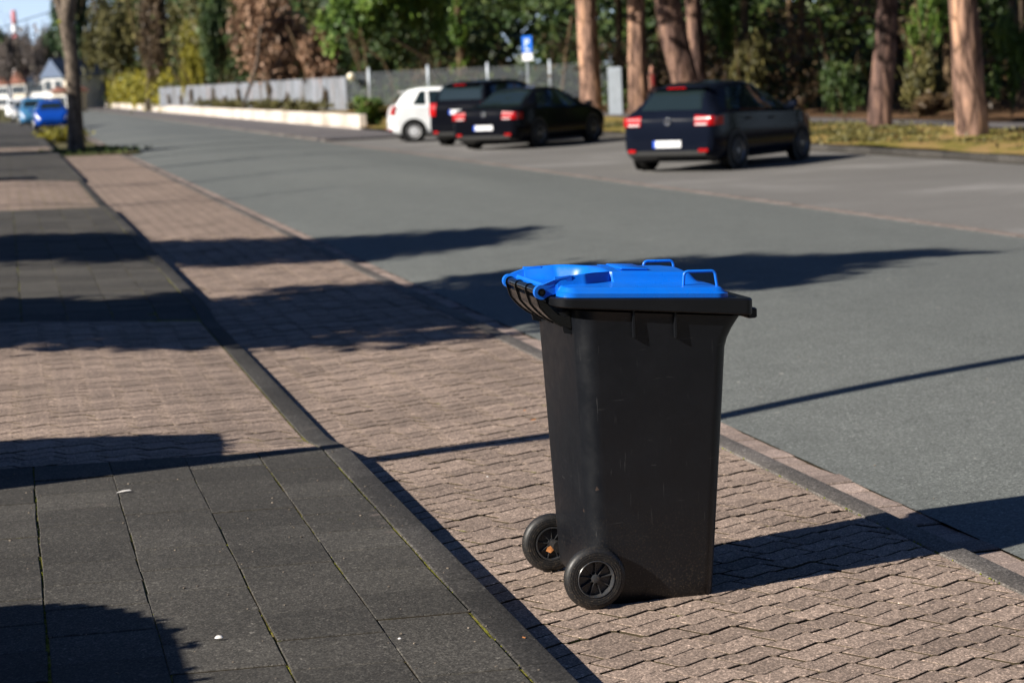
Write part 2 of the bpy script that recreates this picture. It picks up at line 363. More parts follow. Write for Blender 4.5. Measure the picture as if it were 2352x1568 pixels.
def stones(name, polys, zf, mat, gap=.003, bev=.0035, depth=.02, far=25, tilt=.0012):
    V = []; Fc = []; A = []; MI = []
    for poly in polys:
        poly = [p for i, p in enumerate(poly) if math.hypot(p[0]-poly[i-1][0], p[1]-poly[i-1][1]) > .004]
        if len(poly) < 3: continue
        n = len(poly); r = random.random(); cx = sum(p[0] for p in poly)/n; cy = sum(p[1] for p in poly)/n
        ar = abs(sum(poly[i][0]*poly[(i+1) % n][1]-poly[(i+1) % n][0]*poly[i][1] for i in range(n)))/2
        if ar < .0012: continue
        tx, ty, tz = [random.gauss(0, tilt/.1) for _ in range(2)]+[random.gauss(0, tilt*.7)]
        isfar = cy > far
        o1 = inset(poly, gap); base = len(V)
        if isfar:
            V += [(p[0], p[1], zf(p[0], p[1])) for p in o1]; Fc.append(tuple(range(base, base+n))); A.append(r); MI.append(0); continue
        o2 = inset(poly, gap+bev)
        def zz(p, d): return zf(p[0], p[1])+tz+tx*(p[0]-cx)*.1+ty*(p[1]-cy)*.1-d
        V += [(*p, zz(p, 0)) for p in o2]+[(*p, zz(p, bev)) for p in o1]+[(*p, zz(p, depth)) for p in o1]
        Fc.append(tuple(range(base, base+n))); A.append(r); MI.append(0)
        for ring in (0, n):
            for i in range(n):
                j = (i+1) % n; Fc.append((base+ring+i, base+ring+n+i, base+ring+n+j, base+ring+j)); A.append(r); MI.append(1 if ring else 0)
    me = bpy.data.meshes.new(name); me.from_pydata(V, [], Fc); add_attr(me, A); me.materials.append(mat); me.materials.append(M['bed']); me.polygons.foreach_set('material_index', MI)
    import bmesh
    bm = bmesh.new(); bm.from_mesh(me)
    bm.normal_update(); fl = [f for f in bm.faces if f.normal.z < -.01]
    if fl: bmesh.ops.reverse_faces(bm, faces=fl)
    bm.to_mesh(me); bm.free()
    o = bpy.data.objects.new(name, me); COL.objects.link(o); return struct(o)
def rects(x0, x1, y0, y1, ly, off=0, jit=0.0):
    out = []; y = y0-off
    while y < y1:
        a, b_ = max(y, y0), min(y+ly, y1)
        if b_-a > .02:
            j = [random.uniform(-jit, jit) for _ in range(4)]
            out.append([(x0+j[0], a), (x1+j[1], a), (x1+j[2], b_), (x0+j[3], b_)])
        y += ly
    return out
sheet('gutter_bed', 3.05, 3.30, -12, 400, lambda x: -.018, M['bed'], 1, 30)
stones('gutter_stones', rects(3.115, 3.272, 3, 140, .162, 0, .006), lambda x, y: -.002+.003*math.sin(y*9), M['gutter'], .006, .005, .03, 25, .004)
sheet('far_gutter_bed', 9.08, 9.34, -12, 400, lambda x: .003, M['bed'], 1, 30)
M['far_gutter'] = stone_mat('far_gutter_stone', (.20, .165, .145), .2, .3, 120)
stones('far_gutter_stones', rects(9.105, 9.30, 6, 140, .162, 0, .012), lambda x, y: .012, M['far_gutter'], .003, .006, .03, 40, .002)
def kerbrow(name, x0, x1, y0, y1, ztop, mat, zlow, L=1.0, rnd=.012, ye=None):
    b = MB(); A = []
    y = y0
    while y < y1:
        l = L if y < 60 else 8; a, c = y+.0018, min(y+l, y1)-.0018; n = 6
        for i in range(n):
            ya, yb = a+(c-a)*i/n, a+(c-a)*(i+1)/n
            pr = lambda yy: [(x0, yy, zlow), (x0, yy, ztop(yy)-.004), (x0+.004, yy, ztop(yy)), (x1-rnd, yy, ztop(yy)), (x1-rnd*.3, yy, ztop(yy)-rnd*.35), (x1, yy, ztop(yy)-rnd), (x1, yy, zlow)]
            b.add(pr(ya)+pr(yb), [(j, j+1, j+8, j+7) for j in range(6)])
            if i == 0: b.add(pr(ya), [tuple(range(7))])
        y += l
    o = b.build(name, mat, smooth=35); me = o.data
    add_attr(me, [(int(p.center.y/L)*.618) % 1 for p in me.polygons]); return struct(o)
kerbrow('kerb', KX0, KX1, 2.2, 400, zk, M['kerb'], -.02, rnd=.009)
kerbrow('bay_kerb', 2.985, 3.108, 2.0, 400, lambda y: .034, M['baykerb'], -.02, rnd=.02)
kerbrow('parking_kerb', 15.30, 15.42, 1, 61, lambda y: .125, M['kerb'], -.02)
# UNI style interlocking stones of the bay, laid with measured repeat vectors
T1 = (.1763, .0762); T2 = -.1115
LV = [(0, 0), (.085, .058), (.103, .051), (.157, .080)]
def unis(x0, x1, y0, y1, ox=1.918, oy=5.852):
    out = []
    def P(i, n, kk, s=0):
        i2 = i+s+(1 if kk == 4 else 0); kk = 0 if kk == 4 else kk
        return (ox+i2*T1[0]+LV[kk][0], oy+i2*T1[1]+n*T2+LV[kk][1])
    for i in range(int((x0-ox)/T1[0])-3, int((x1-ox)/T1[0])+3):
        n0 = int((oy+i*T1[1]-y1)/-T2)-3; n1 = int((oy+i*T1[1]-y0)/-T2)+3
        for n in range(n0, n1):
            top = [P(i, n, 2), P(i, n, 3), P(i, n, 0, 1), P(i, n, 1, 1), P(i, n, 2, 1)]
            bot = [P(i, n+1, 3, 1), P(i, n+1, 2, 1), P(i, n+1, 1, 1), P(i, n+1, 0, 1), P(i, n+1, 3)]
            q = clip(top+bot, x0, x1, y0, y1)
            if q: out.append(q)
    return out
stones('paved_bay', unis(1.349, 2.982, 3.6, 62), lambda x, y: zb(x), M['paver'], .0046, .0012, .02, 24, .002)
struct(sheet('bay_bed', 1.30, 3.0, 3.0, 62, lambda x: zb(x)-.009, M['bed'], 2, 8))
# pavement: dark square slabs, brick stone strips where drives cross it
def slabs(y0, y1):
    out = []; xs = [-.95, -.63, -.315, 0.004, .32, .636, .948, 1.229]
    for ci in range(len(xs)-1):
        off = (0, .17, .05, .21, .09, .16, .02)[ci]; out += rects(xs[ci]+(.003 if ci == 3 else .0), xs[ci+1], y0, y1, .3115, off, .003)
    return out
sl = []; pv = []; prev = 2.4
for a, b_ in DRIVES+[(62.2, 66)]:
    sl += slabs(prev, a); pv += unis(-.95, 1.229, a, b_, 1.05, a+.2); prev = b_
sl += slabs(prev, 140)
stones('pavement', sl, zs, M['slab'], .0018, .003, .02, 45, .0022)
stones('drive_paving', pv, zs, M['paver'], .0042, .0012, .02, 24, .0015)
b = MB(); b.grid(lambda u, v: (-.95+2.19*u, 2.3+138*v, zs(-.95+2.19*u, 2.3+138*v)-.0058), 4, 500); struct(b.build('pavement_bed', M['joint'], fix=False))
struct(sheet('garden_soil', -14, -.95, -6, 300, lambda x: .10, M['ground'], 2, 10))
# far side: verge with pine needles, foot path, forest floor, pavement along the wall
def undul(name, x0, x1, y0, y1, z0, amp, mat, nx, ny):
    b = MB(); ph = [random.uniform(0, 6) for _ in range(4)]
    def f(u, v):
        x, y = x0+(x1-x0)*u, y0+(y1-y0)*v
        return (x, y, z0+amp*(math.sin(x*1.3+ph[0])*math.sin(y*.7+ph[1])+.5*math.sin(x*3.1+ph[2])*math.sin(y*2.3+ph[3])))
    b.grid(f, nx, ny); o = b.build(name, mat, smooth=80, fix=False)
    if o.data.polygons[0].normal.z < 0: o.data.flip_normals()
    return struct(o)
undul('grass_verge', 15.42, 20.6, 1, 61, .145, .02, M['verge'], 50, 300)
undul('footpath', 20.6, 22.3, 1, 88, .16, .004, M['path'], 4, 30)
undul('forest_floor', 22.3, 90, 1, 330, .16, .05, M['floor'], 80, 200)
undul('wall_side_pavement', 9.32, 12.3, 61, 320, .06, .004, M['path'], 4, 60)
kerbrow('far_pavement_kerb', 9.2, 9.32, 61, 320, lambda y: .07, M['baykerb'], -.02)
undul('lawn_strip', 12.3, 20.6, 61, 88.5, .14, .02, M['verge'], 30, 80)
undul('raised_bank', 12.62, 24, 88.5, 320, .46, .04, M['verge'], 20, 200)

# ------------------------------------------------------------------ foliage helpers
def leaf_data(blobs, n, size, seed, flat=.0, surf=.55, clump=.35, ncl=60):
    r = np.random.default_rng(seed); B = np.array([b_[:6] for b_ in blobs], float); w = (B[:, 3]*B[:, 4]*B[:, 5])**.8; w /= w.sum()
    ci = r.choice(len(B), ncl, p=w); d = r.normal(size=(ncl, 3)); d /= np.linalg.norm(d, axis=1)[:, None]
    rad = (surf+(1-surf)*r.random(ncl))[:, None]*.95
    C = B[ci, :3]+d*rad*B[ci, 3:6]
    k = r.integers(0, ncl, n); dd = r.normal(size=(n, 3)); cs = np.minimum(B[ci[k], 3:6], np.median(B[:, 3:6]))*clump
    P = C[k]+dd*cs*(.5+.5*r.random(n))[:, None]
    a = r.normal(size=(n, 3)); a /= np.linalg.norm(a, axis=1)[:, None]
    b_ = r.normal(size=(n, 3)); b_ -= a*(a*b_).sum(1)[:, None]; b_ /= np.linalg.norm(b_, axis=1)[:, None]
    s = size*(.6+.8*r.random(n))[:, None]
    V = np.stack([P-a*s, P-b_*s*.55, P+a*s, P+b_*s*.55], 1).reshape(-1, 3)
    rn = (.5*r.random(ncl)[k]+.5*r.random(n))
    return V, rn
def leaf_mesh(name, mat, *args, **kw):
    V, rn = leaf_data(*args, **kw); n = len(rn)
    me = bpy.data.meshes.new(name); me.vertices.add(4*n); me.vertices.foreach_set('co', V.ravel()); me.loops.add(4*n); me.polygons.add(n)
    me.loops.foreach_set('vertex_index', np.arange(4*n, dtype=np.int32)); me.polygons.foreach_set('loop_start', np.arange(0, 4*n, 4, dtype=np.int32))
    me.update(calc_edges=True); add_attr(me, rn); me.materials.append(mat); return me
def link(name, me, parent=None, loc=(0, 0, 0)):
    o = bpy.data.objects.new(name, me); COL.objects.link(o); o.location = loc
    if parent: o.parent = parent
    return o
def trunk_mb(path, rads, n=20, bumpy=.06, seed=0):
    r = random.Random(seed); b = MB(); pts = [Vector(p) for p in path]
    fine = []; fr = []
    for i in range(len(pts)-1):
        for j in range(8):
            t = j/8; fine.append(pts[i].lerp(pts[i+1], t)); fr.append(rads[i]+(rads[i+1]-rads[i])*t)
    fine.append(pts[-1]); fr.append(rads[-1])
    ph = [r.uniform(0, 6.3) for _ in range(5)]
    vs = []; fs = []
    for i, (p, q) in enumerate(zip(fine, fr)):
        for k_ in range(n):
            a = 2*math.pi*k_/n; z = p.z
            w = 1+bumpy*(math.sin(3*a+ph[0]+z*.4)+.6*math.sin(5*a+ph[1]-z*.7)+.5*math.sin(z*3+ph[2]+a))
            vs.append((p.x+q*w*math.cos(a), p.y+q*w*math.sin(a), z))
    for i in range(len(fine)-1):
        for k_ in range(n):
            j = (k_+1) % n; fs.append((i*n+k_, i*n+j, i*n+n+j, i*n+n+k_))
    b.add(vs, fs); return b
def branches(b, base, top, n, length, rad, seed, up=.5, spread=1.0):
    r = random.Random(seed); base, top = Vector(base), Vector(top)
    for i in range(n):
        t = i/max(1, n-1); s = base.lerp(top, t); a = r.uniform(0, 6.28); L = length*(1-.5*t)*r.uniform(.7, 1.1)
        d = Vector((math.cos(a)*spread, math.sin(a)*spread, up*r.uniform(.5, 1.4)))
        p1 = s+d*L*.5; p2 = p1+Vector((d.x, d.y, d.z+r.uniform(0, .5)))*L*.5+Vector((r.uniform(-.1, .1), r.uniform(-.1, .1), 0))*L
        b.tube([s, p1, p2], [rad*(1-.5*t), rad*.6*(1-.5*t), rad*.15], 6, False)
# (foliage scene pieces come after the bin and the cars)
# ------------------------------------------------------------------ the bin
BO = (1.654, 6.29, .048)
bin_ = empty('wheeled_bin', BO); tag(bin_, 'tall black two-wheeled bin with a bright blue lid standing on the brick paved bay', 'waste bin')
def rrect(xb, xf, hw, rb, rf, n=7):
    pts = []
    for cx, cy, a0, r in ((xf-rf, hw-rf, 0, rf), (xb+rb, hw-rb, 90, rb), (xb+rb, -hw+rb, 180, rb), (xf-rf, -hw+rf, 270, rf)):
        for i in range(n+1):
            a = math.radians(a0+90*i/n); pts.append((cx+r*math.cos(a), cy+r*math.sin(a)))
    return pts
def loft(b, secs, cap0=True, cap1=True):
    n = len(secs[0]); vs = [p for s in secs for p in s]; fs = []
    for i in range(len(secs)-1):
        for k in range(n):
            j = (k+1) % n; fs.append((i*n+k, i*n+j, i*n+n+j, i*n+n+k))
    if cap0: fs.append(tuple(range(n)))
    if cap1: fs.append(tuple(range((len(secs)-1)*n, len(secs)*n)))
    b.add(vs, fs)
def zr(x): return .984-.066*(x+.07)               # rim top, falling to the front
secs = []
for z, xb, xf, hw, rb, rf in ((-.002, .075, .432, .225, .05, .045), (.004, .072, .436, .230, .05, .045), (.05, .035, .439, .233, .055, .045), (.08, .031, .441, .235, .065, .045),
        (.3, .024, .458, .243, .06, .048), (.6, .014, .480, .256, .061, .05), (.79, .007, .493, .264, .062, .05), (.82, .006, .502, .265, .062, .05), (.85, .005, .518, .266, .062, .05), (.875, .004, .536, .267, .062, .05), (.895, .003, .552, .268, .062, .05), (.905, .003, .556, .269, .062, .05), (.94, .0, .556, .272, .062, .05)):
    secs.append([(x, y, z-(.010*(x-.05)/.4 if z < .01 else 0)-(.05*(x/.5) if z > .93 else 0)) for x, y in rrect(xb, xf, hw, rb, rf)])
b = MB(); loft(b, secs, True, False)
body = b.build('body', M['bin_body'], bin_, 40)
# rim collar: a deep band with a step, rounded at the back, and a front lip
b = MB(); secs = []
def rimsec(xb, xf, hw, zt, rb=.06, rf=.03): return [(x, y, zt(x)) for x, y in rrect(xb, xf, hw, rb, rf)]
zb2 = lambda x: .955-.098*(x+.07) if x < .3 else .9187-.11*(x-.3)
secs = [rimsec(-.005, .52, .262, lambda x: zb2(x)+.006), rimsec(-.064, .568, .288, lambda x: zb2(x)), rimsec(-.07, .572, .292, lambda x: zb2(x)+.004),
        rimsec(-.07, .573, .293, lambda x: zr(x)-.005), rimsec(-.066, .569, .289, lambda x: zr(x)), rimsec(-.03, .535, .262, lambda x: zr(x)-.001), rimsec(-.02, .525, .255, lambda x: zr(x)-.02)]
loft(b, secs, False, True); rim = b.build('rim', M['bin_rim'], bin_, 40)
b = MB()
b.box((.576, 0, zr(.57)-.050), (.032, .52, .032), None, .004)                      # comb lifting lug
b.build('lifting_lug', M['bin_rim'], bin_, 40)
for x, s, h in ((.18, -1, .845), (.315, -1, .835), (.18, 1, .845), (.315, 1, .835)):
    b = MB(); y0 = s*.25; y1 = s*.2745
    b.prism([(-.003+x, .93), (.003+x, .93), (.003+x, h), (-.003+x, h)], y0, y1+s*.006, 'Y'); b.build('side_rib', M['bin_rim'], bin_)
for y in (-.19, .19):
    b = MB(); b.prism([(-.035, .93), (.02, .93), (.02, .855), (-.022, .865)], y-.004, y+.004, 'Y'); b.build('rear_rib', M['bin_rim'], bin_)
# handle: scoop below the bar, bar, webs
hb = (-.093, .998)
b = MB(); fit = lambda q: [(x+.034*min(1, max(0, (.01-x)/.13)), z-.01) for x, z in q]; out = [(-.134, .987), (-.128, .962), (-.11, .942), (-.088, .925), (-.06, .908), (-.03, .895), (.01, .885)]; out = fit(out)
inn = [(.01, .93), (-.03, .925), (-.06, .935), (-.085, .955), (-.105, .972), (-.122, .984)]; inn = fit(inn)
b.prism(out+inn, -.200, .200, 'Y'); scoop = b.build('handle_scoop', M['bin_gloss'], bin_, 40)
b = MB(); b.tube([(hb[0], -.212, hb[1]), (hb[0], .212, hb[1])], .0135, 20); b.build('handle_bar', M['bin_gloss'], bin_, 40)
for y in (-.188, -.066, .066, .188):
    b = MB(); b.tube([(hb[0], y-.0025, hb[1]), (hb[0], y+.0025, hb[1])], .0165, 20)
    o2 = [(x-.003, z-.003) for x, z in out[1:-1]]; b.prism([(hb[0]-.018, hb[1]-.002)]+o2+[(x+.012, z+.012) for x, z in reversed(out[1:-1])], y-.002, y+.002, 'Y')
    b.build('handle_web', M['bin_gloss'], bin_, 40)
# lid: pressed plastic shell as a height field with skirt, arms to the hinge and two grab loops
LX0, LX1, LW = -.046, .507, .272
def sm(a, b_, x): t = min(1, max(0, (x-a)/(b_-a))); return t*t*(3-2*t)
def warm(x):                                         # |y| of the arm's outer face: straight from the hinge, then pinched in to the block
    return .208-.018*sm(-.06, .055, x) if x < .054 else .190-.060*min(1, (x-.054)/.10)
def lidh(x, y):
    ay = abs(y)
    edge = min(sm(0, .022, x-LX0), sm(0, .026, LX1-x), sm(0, .020, LW-ay))
    h = 0.012+.017*edge+.011*min(1, max(0, (LW-.02-ay)/.13))*sm(LX0, .02, x)*sm(LX1, LX1-.09, x)
    wy = warm(x) if x < .154 else .137
    blk = sm(wy+.003, wy-.004, ay) if x < .154 else sm(wy+.012, wy-.006, ay)*sm(.445, .405, x)*sm(.150, .156, x)
    top = .058+.010*sm(-.04, .10, x)+.006*sm(.14, 0, ay)*sm(.1, .2, x)
    inner = sm(wy-.010, wy-.048, ay)*sm(.158, .10, x) if x < .16 else 0
    h = h*(1-blk)+top*blk
    return h*(1-inner)+.020*inner
b = MB(); nu, nv = 120, 120
xs_ = np.concatenate([np.linspace(LX0, LX0+.03, 14)[:-1], np.linspace(LX0+.03, LX1-.03, 80)[:-1], np.linspace(LX1-.03, LX1, 14)])
cs_ = np.concatenate([np.linspace(0, .5, 24)[:-1], np.linspace(.5, .74, 14)[:-1], np.linspace(.74, .80, 5)[:-1], np.linspace(.80, .93, 12)[:-1], np.linspace(.93, 1, 10)])
cs_ = np.concatenate([-cs_[:0:-1], cs_]); ys_ = cs_
def ymap(x, c):
    wy = warm(x) if x < .154 else .137
    return math.copysign(float(np.interp(abs(c), [0, .5, .74, .80, .93, 1], [0, wy-.052, wy-.009, wy+.005, LW-.024, LW])), c)
def squish(x, y):                                    # round the outline corners
    r = .05; cx = min(max(x, LX0+r), LX1-r); cy = min(max(y, -LW+r), LW-r); dx, dy = x-cx, y-cy
    if dx and dy:
        mx = max(abs(dx), abs(dy)); L = math.hypot(dx, dy); return cx+dx*mx/L, cy+dy*mx/L
    return x, y
vs = []; NX, NY = len(xs_), len(ys_)
for x in xs_:
    for y in ys_:
        X, Y = squish(x, ymap(x, y)); vs.append((X, Y, zr(X)+.002+lidh(x, ymap(x, y))))
fs = [(i*NY+j, (i+1)*NY+j, (i+1)*NY+j+1, i*NY+j+1) for i in range(NX-1) for j in range(NY-1)]
per = [i*NY for i in range(NX)]+[(NX-1)*NY+j for j in range(1, NY)]+[i*NY+NY-1 for i in range(NX-2, -1, -1)]+[j for j in range(NY-2, 0, -1)]
n0 = len(vs); vs += [(vs[p][0], vs[p][1], zr(vs[p][0])+.001) for p in per]; n = len(per)
fs += [(per[i], per[(i+1) % n], n0+(i+1) % n, n0+i) for i in range(n)]
b.add(vs, fs)
def arm(s_):
    R = .0225; top = []; bot = []
    ring = [(hb[0]+R*math.cos(math.radians(a)), hb[1]+R*math.sin(math.radians(a))) for a in range(80, 291, 15)]
    bott = [(-.076, .983), (-.06, .988), (-.045, .990), (-.03, .990), (-.01, .985), (.01, .985)]
    topp = [(.01, 1.042), (-.02, 1.040), (-.04, 1.036), (-.06, 1.030), (-.076, 1.025)]
    pts = ring+bott+topp; b.prism([p for p in pts], 0, 1, 'Y'); n = len(pts)
    for i in range(len(b.v)-2*n, len(b.v)):
        x, y, z = b.v[i]; w = warm(x)+.006*sm(-.03, -.08, x); b.v[i] = (x, s_*(w if y > .5 else w-.020), z)
arm(-1); arm(1)
b.prism([(-.074, 1.010), (-.068, 1.018), (-.058, 1.015), (-.046, 1.002), (-.03, .997), (.0, .992), (.0, .982), (-.03, .984), (-.06, .986), (-.072, .995)], -.198, .198, 'Y')
rt = Matrix.Rotation(math.radians(4), 3, 'Y')
b.box((.245, -.01, zr(.245)+.0765), (.09, .17, .007), rt, .002)
b.box((.19, .06, zr(.19)+.0755), (.035, .05, .002), rt, .0008)
lid = b.build('lid', M['lid'], bin_, 38)
for y in (-.21, .21):
    b = MB(); z0 = zr(.42)+.036; xa, xb_ = .372, .470; dz = -.006
    path = [(xa-.006, y, z0-.01)]
    for cx, cz, a0, a1 in ((xa+.012, z0+.030, 180, 90), (xb_-.010, z0+.027, 90, 0)):
        for a in range(a0, a1-1, -18): path.append((cx+.014*math.cos(math.radians(a)), y, cz+.014*math.sin(math.radians(a))))
    path.append((xb_+.010, y, z0-.018)); b.tube(path, .0048, 10)
    b.build('lid_handle', M['lid'], lid, 50)
for y in (-.214, .214):
    s = -1 if y < 0 else 1
    b = MB(); b.lathe([(0, s*.008), (.006, s*.008), (.0075, s*.004), (.0115, s*.006), (.0125, s*.003), (.0125, 0)], (hb[0], y, hb[1]), 20, 'Y'); b.build('hinge_pin', M['bin_gloss'], bin_, 40)
# wheels
for y in (-1, 1):
    b = MB(); b.tube([(.034, y*.19, .098), (.030, y*.27, .098)], [.020, .011], 14); b.build('axle_stub', M['rubber'], bin_, 40)
for s in (-1, 1):
    wy = s*.266; R = .1
    w = empty('wheel', (.026, wy, .0985)); w.parent = bin_
    prof = [(.058, .019)]
    for r in (.063, .0655, .068, .0725, .075, .0775, .082, .0845, .087): prof.append((r, .0225 if int(round(r*1e4)) % 95 not in (655,) else .0225))
    prof = [(.0585, .018), (.062, .0215), (.066, .0222), (.0665, .0208), (.068, .0208), (.0685, .0222), (.0735, .0222), (.074, .0206), (.0755, .0206), (.076, .0220), (.081, .0215), (.0815, .0200), (.083, .0198), (.0835, .0208), (.090, .0185), (.0955, .0135), (.099, .006), (R, 0)]
    prof = prof+[(r, -h) for r, h in reversed(prof[:-1])]
    b = MB(); b.lathe(prof, (0, 0, 0), 64, 'Y', True); b.build('tyre', M['rubber'], w, 30)
    b = MB(); b.lathe([(.0585, .018), (.060, .0215), (.058, .0235), (.0555, .0225), (.0535, .015), (.0525, -.012), (.0525, -.022), (.058, -.022)], (0, 0, 0), 48, 'Y')
    b.lathe([(.0525, 0), (.0, 0)], (0, 0, 0), 32, 'Y') if False else None
    b.lathe([(0, .016), (.010, .016), (.0135, .0145), (.0145, .008), (.0145, -.016), (0, -.016)], (0, 0, 0), 24, 'Y')
    b.lathe([(0, -.003), (.0525, -.003), (.0525, -.005), (0, -.005)], (0, 0, 0), 32, 'Y')
    for k_ in range(9):
        a = 2*math.pi*k_/9+.2; rot = Matrix.Rotation(-a, 3, 'Y')
        pts = [(.012, .013), (.03, .009), (.0535, .012), (.0535, -.016), (.012, -.016)]
        q = [rot @ Vector((u, v, t)) for t in (-.0011, .0011) for u, v in pts]
        b.add(q, [(0, 1, 2, 3, 4), (9, 8, 7, 6, 5)]+[(i, (i+1) % 5, 5+(i+1) % 5, 5+i) for i in range(5)])
    o = b.build('rim', M['wheel_hub'], w, 30)
    if s > 0: w.rotation_euler[2] = math.pi                     # both hubs dished outward
    for ch in w.children:
        if s < 0: ch.rotation_euler[2] = math.pi
        else: ch.rotation_euler[2] = math.pi
# small litter lying about
def scrap(name, loc, pts, mat, label, cat, rz=0, group=None):
    b = MB(); n = len(pts); b.add([(x, y, z+.0006) for x, y, z in pts]+[(x, y, z) for x, y, z in pts], [tuple(range(n)), tuple(range(2*n-1, n-1, -1))]+[(i, (i+1) % n, n+(i+1) % n, n+i) for i in range(n)])
    o = b.build(name, mat); o.location = loc; o.rotation_euler[2] = rz; tag(o, label, cat, group); return o
leafp = [(-.018, 0, .002), (-.008, -.009, .004), (.004, -.010, .003), (.018, -.002, .006), (.006, .008, .004), (-.008, .009, .003)]
def gxy(px, py, z):
    d = RM @ np.array([px-CX, -(py-CY), -FPX]); t = (z-CAMH)/d[2]; return (d[0]*t, d[1]*t)
for px, py, z, m_, lb, rz, sc in ((1225, 965, .05, 'leaf_orange', 'small orange dry leaf on the brick paving left of the bin', .4, .9), (1205, 943, .05, 'leaf_orange', 'second orange leaf fragment just above the one left of the bin', 1.2, .6),
        (1203, 1464, .143, 'leaf_orange', 'tiny orange leaf near the kerb edge at the lower middle', 2, .4), (866, 1057, .055, 'leaf_tan', 'tan leaf bits caught at the foot of the dropped kerb', .2, 1.5), (1392, 1262, .14, 'leaf_orange', 'unseen', 0, .1)):
    if lb == 'unseen': continue
    x, y = gxy(px, py, z); o = scrap('dry_leaf', (x, y, z), leafp, M[m_], lb, 'leaf', rz); o.scale = (sc, sc, sc)
x, y = gxy(285, 1130, .16); scrap('feather', (x, y, zs(x, y)+.003), [(-.03, -.004, .001), (0, -.006, .004), (.03, 0, .003), (.022, .008, .006), (-.005, .006, .006), (-.028, .002, .001)], M['litter_white'], 'small white feather lying on the dark slabs at the left', 'feather', .15)
def pebble(px, py, z, r, label):
    x, y = gxy(px, py, z); b = MB(); b.lathe([(0, r*.55), (r*.6, r*.42), (r, 0), (r*.7, -r*.2), (0, -r*.25)], (0, 0, 0), 10); o = b.build('pebble', M['litter_white'], None, 60); o.location = (x, y, max(z, zs(x, y) if x < 1.235 else z)+r*.25); o.scale[1] = .7; tag(o, label, 'pebble')
pebble(503, 1466, .16, .013, 'round whitish pebble on the lower left slabs'); pebble(918, 1467, .15, .006, 'tiny white chip on the slabs below the middle'); pebble(1120, 1095, .14, .005, 'tiny white chip on the kerb beside the paved bay')
o = scrap('leaf_scrap', (BO[0]+.02, BO[1]+.250, BO[2]+.078), [(-.016, 0, -.004), (0, -.002, -.012), (.014, 0, 0), (.006, 0, .014), (-.010, 0, .008)], M['leaf_orange'], 'pale yellow leaf scrap caught in the far wheel of the bin', 'leaf')
# moss cushions along the joints: nobody could count them
r = random.Random(3); b = MB()
def tuft(x, y, z, s):
    n = 6; ring = [(x+s*math.cos(6.283*k/n)*r.uniform(.7, 1.2), y+s*1.6*math.sin(6.283*k/n)*r.uniform(.7, 1.2), z-.003) for k in range(n)]
    top = (x, y, z+s*.5); b.add(ring+[top], [(k, (k+1) % n, n) for k in range(n)])
for jx, dens in ((.004, 90), (.32, 60), (.636, 45), (.948, 40), (1.232, 60), (-.315, 60)):
    y = 4.6
    while y < 30:
        y += r.expovariate(dens/3.2)
        if 8.7 < y < 14.6 and jx < 1.2: continue
        x = jx+r.gauss(0, .0035); tuft(x, y, zs(x, y)-.003, r.uniform(.0012, .0036)*(1.5 if jx < .01 else 1.05))
for i in range(140):
    x, y = r.uniform(1.4, 2.95), r.uniform(4.7, 8); n_ = round((y-5.852-(x-1.918)*.432)/.1115); yy = 5.852+(x-1.918)*.432+n_*.1115+.01
    tuft(x, yy, zb(x)-.005, r.uniform(.0015, .004))
for i in range(60):
    y = r.uniform(4.8, 9); tuft(2.983, y, .034, r.uniform(.002, .005))
tag(b.build('moss', M['moss'], None, fix=False), 'green and yellow moss growing in the joints of the slabs', 'moss', None, 'stuff')
b = MB()
for i in range(300):
    if i % 3: x, y = r.uniform(-.2, 1.33), r.uniform(4.7, 8.7); z = zs(x, y) if x < 1.235 else .14
    else: x, y = r.uniform(1.4, 6.5), r.uniform(5, 11); z = zb(x) if x < 2.98 else (.034 if x < 3.1 else (.0 if x < 3.256 else zroad(x)))
    q = r.uniform(.0012, .0034); b.box((x, y, z+q*.5), (q*2.2, q*1.5, q), Rz(r.uniform(0, 3)))
tag(b.build('grit', M['grit']), 'scattered pale grit and crumbs on slabs, paving and road', 'grit', None, 'stuff')
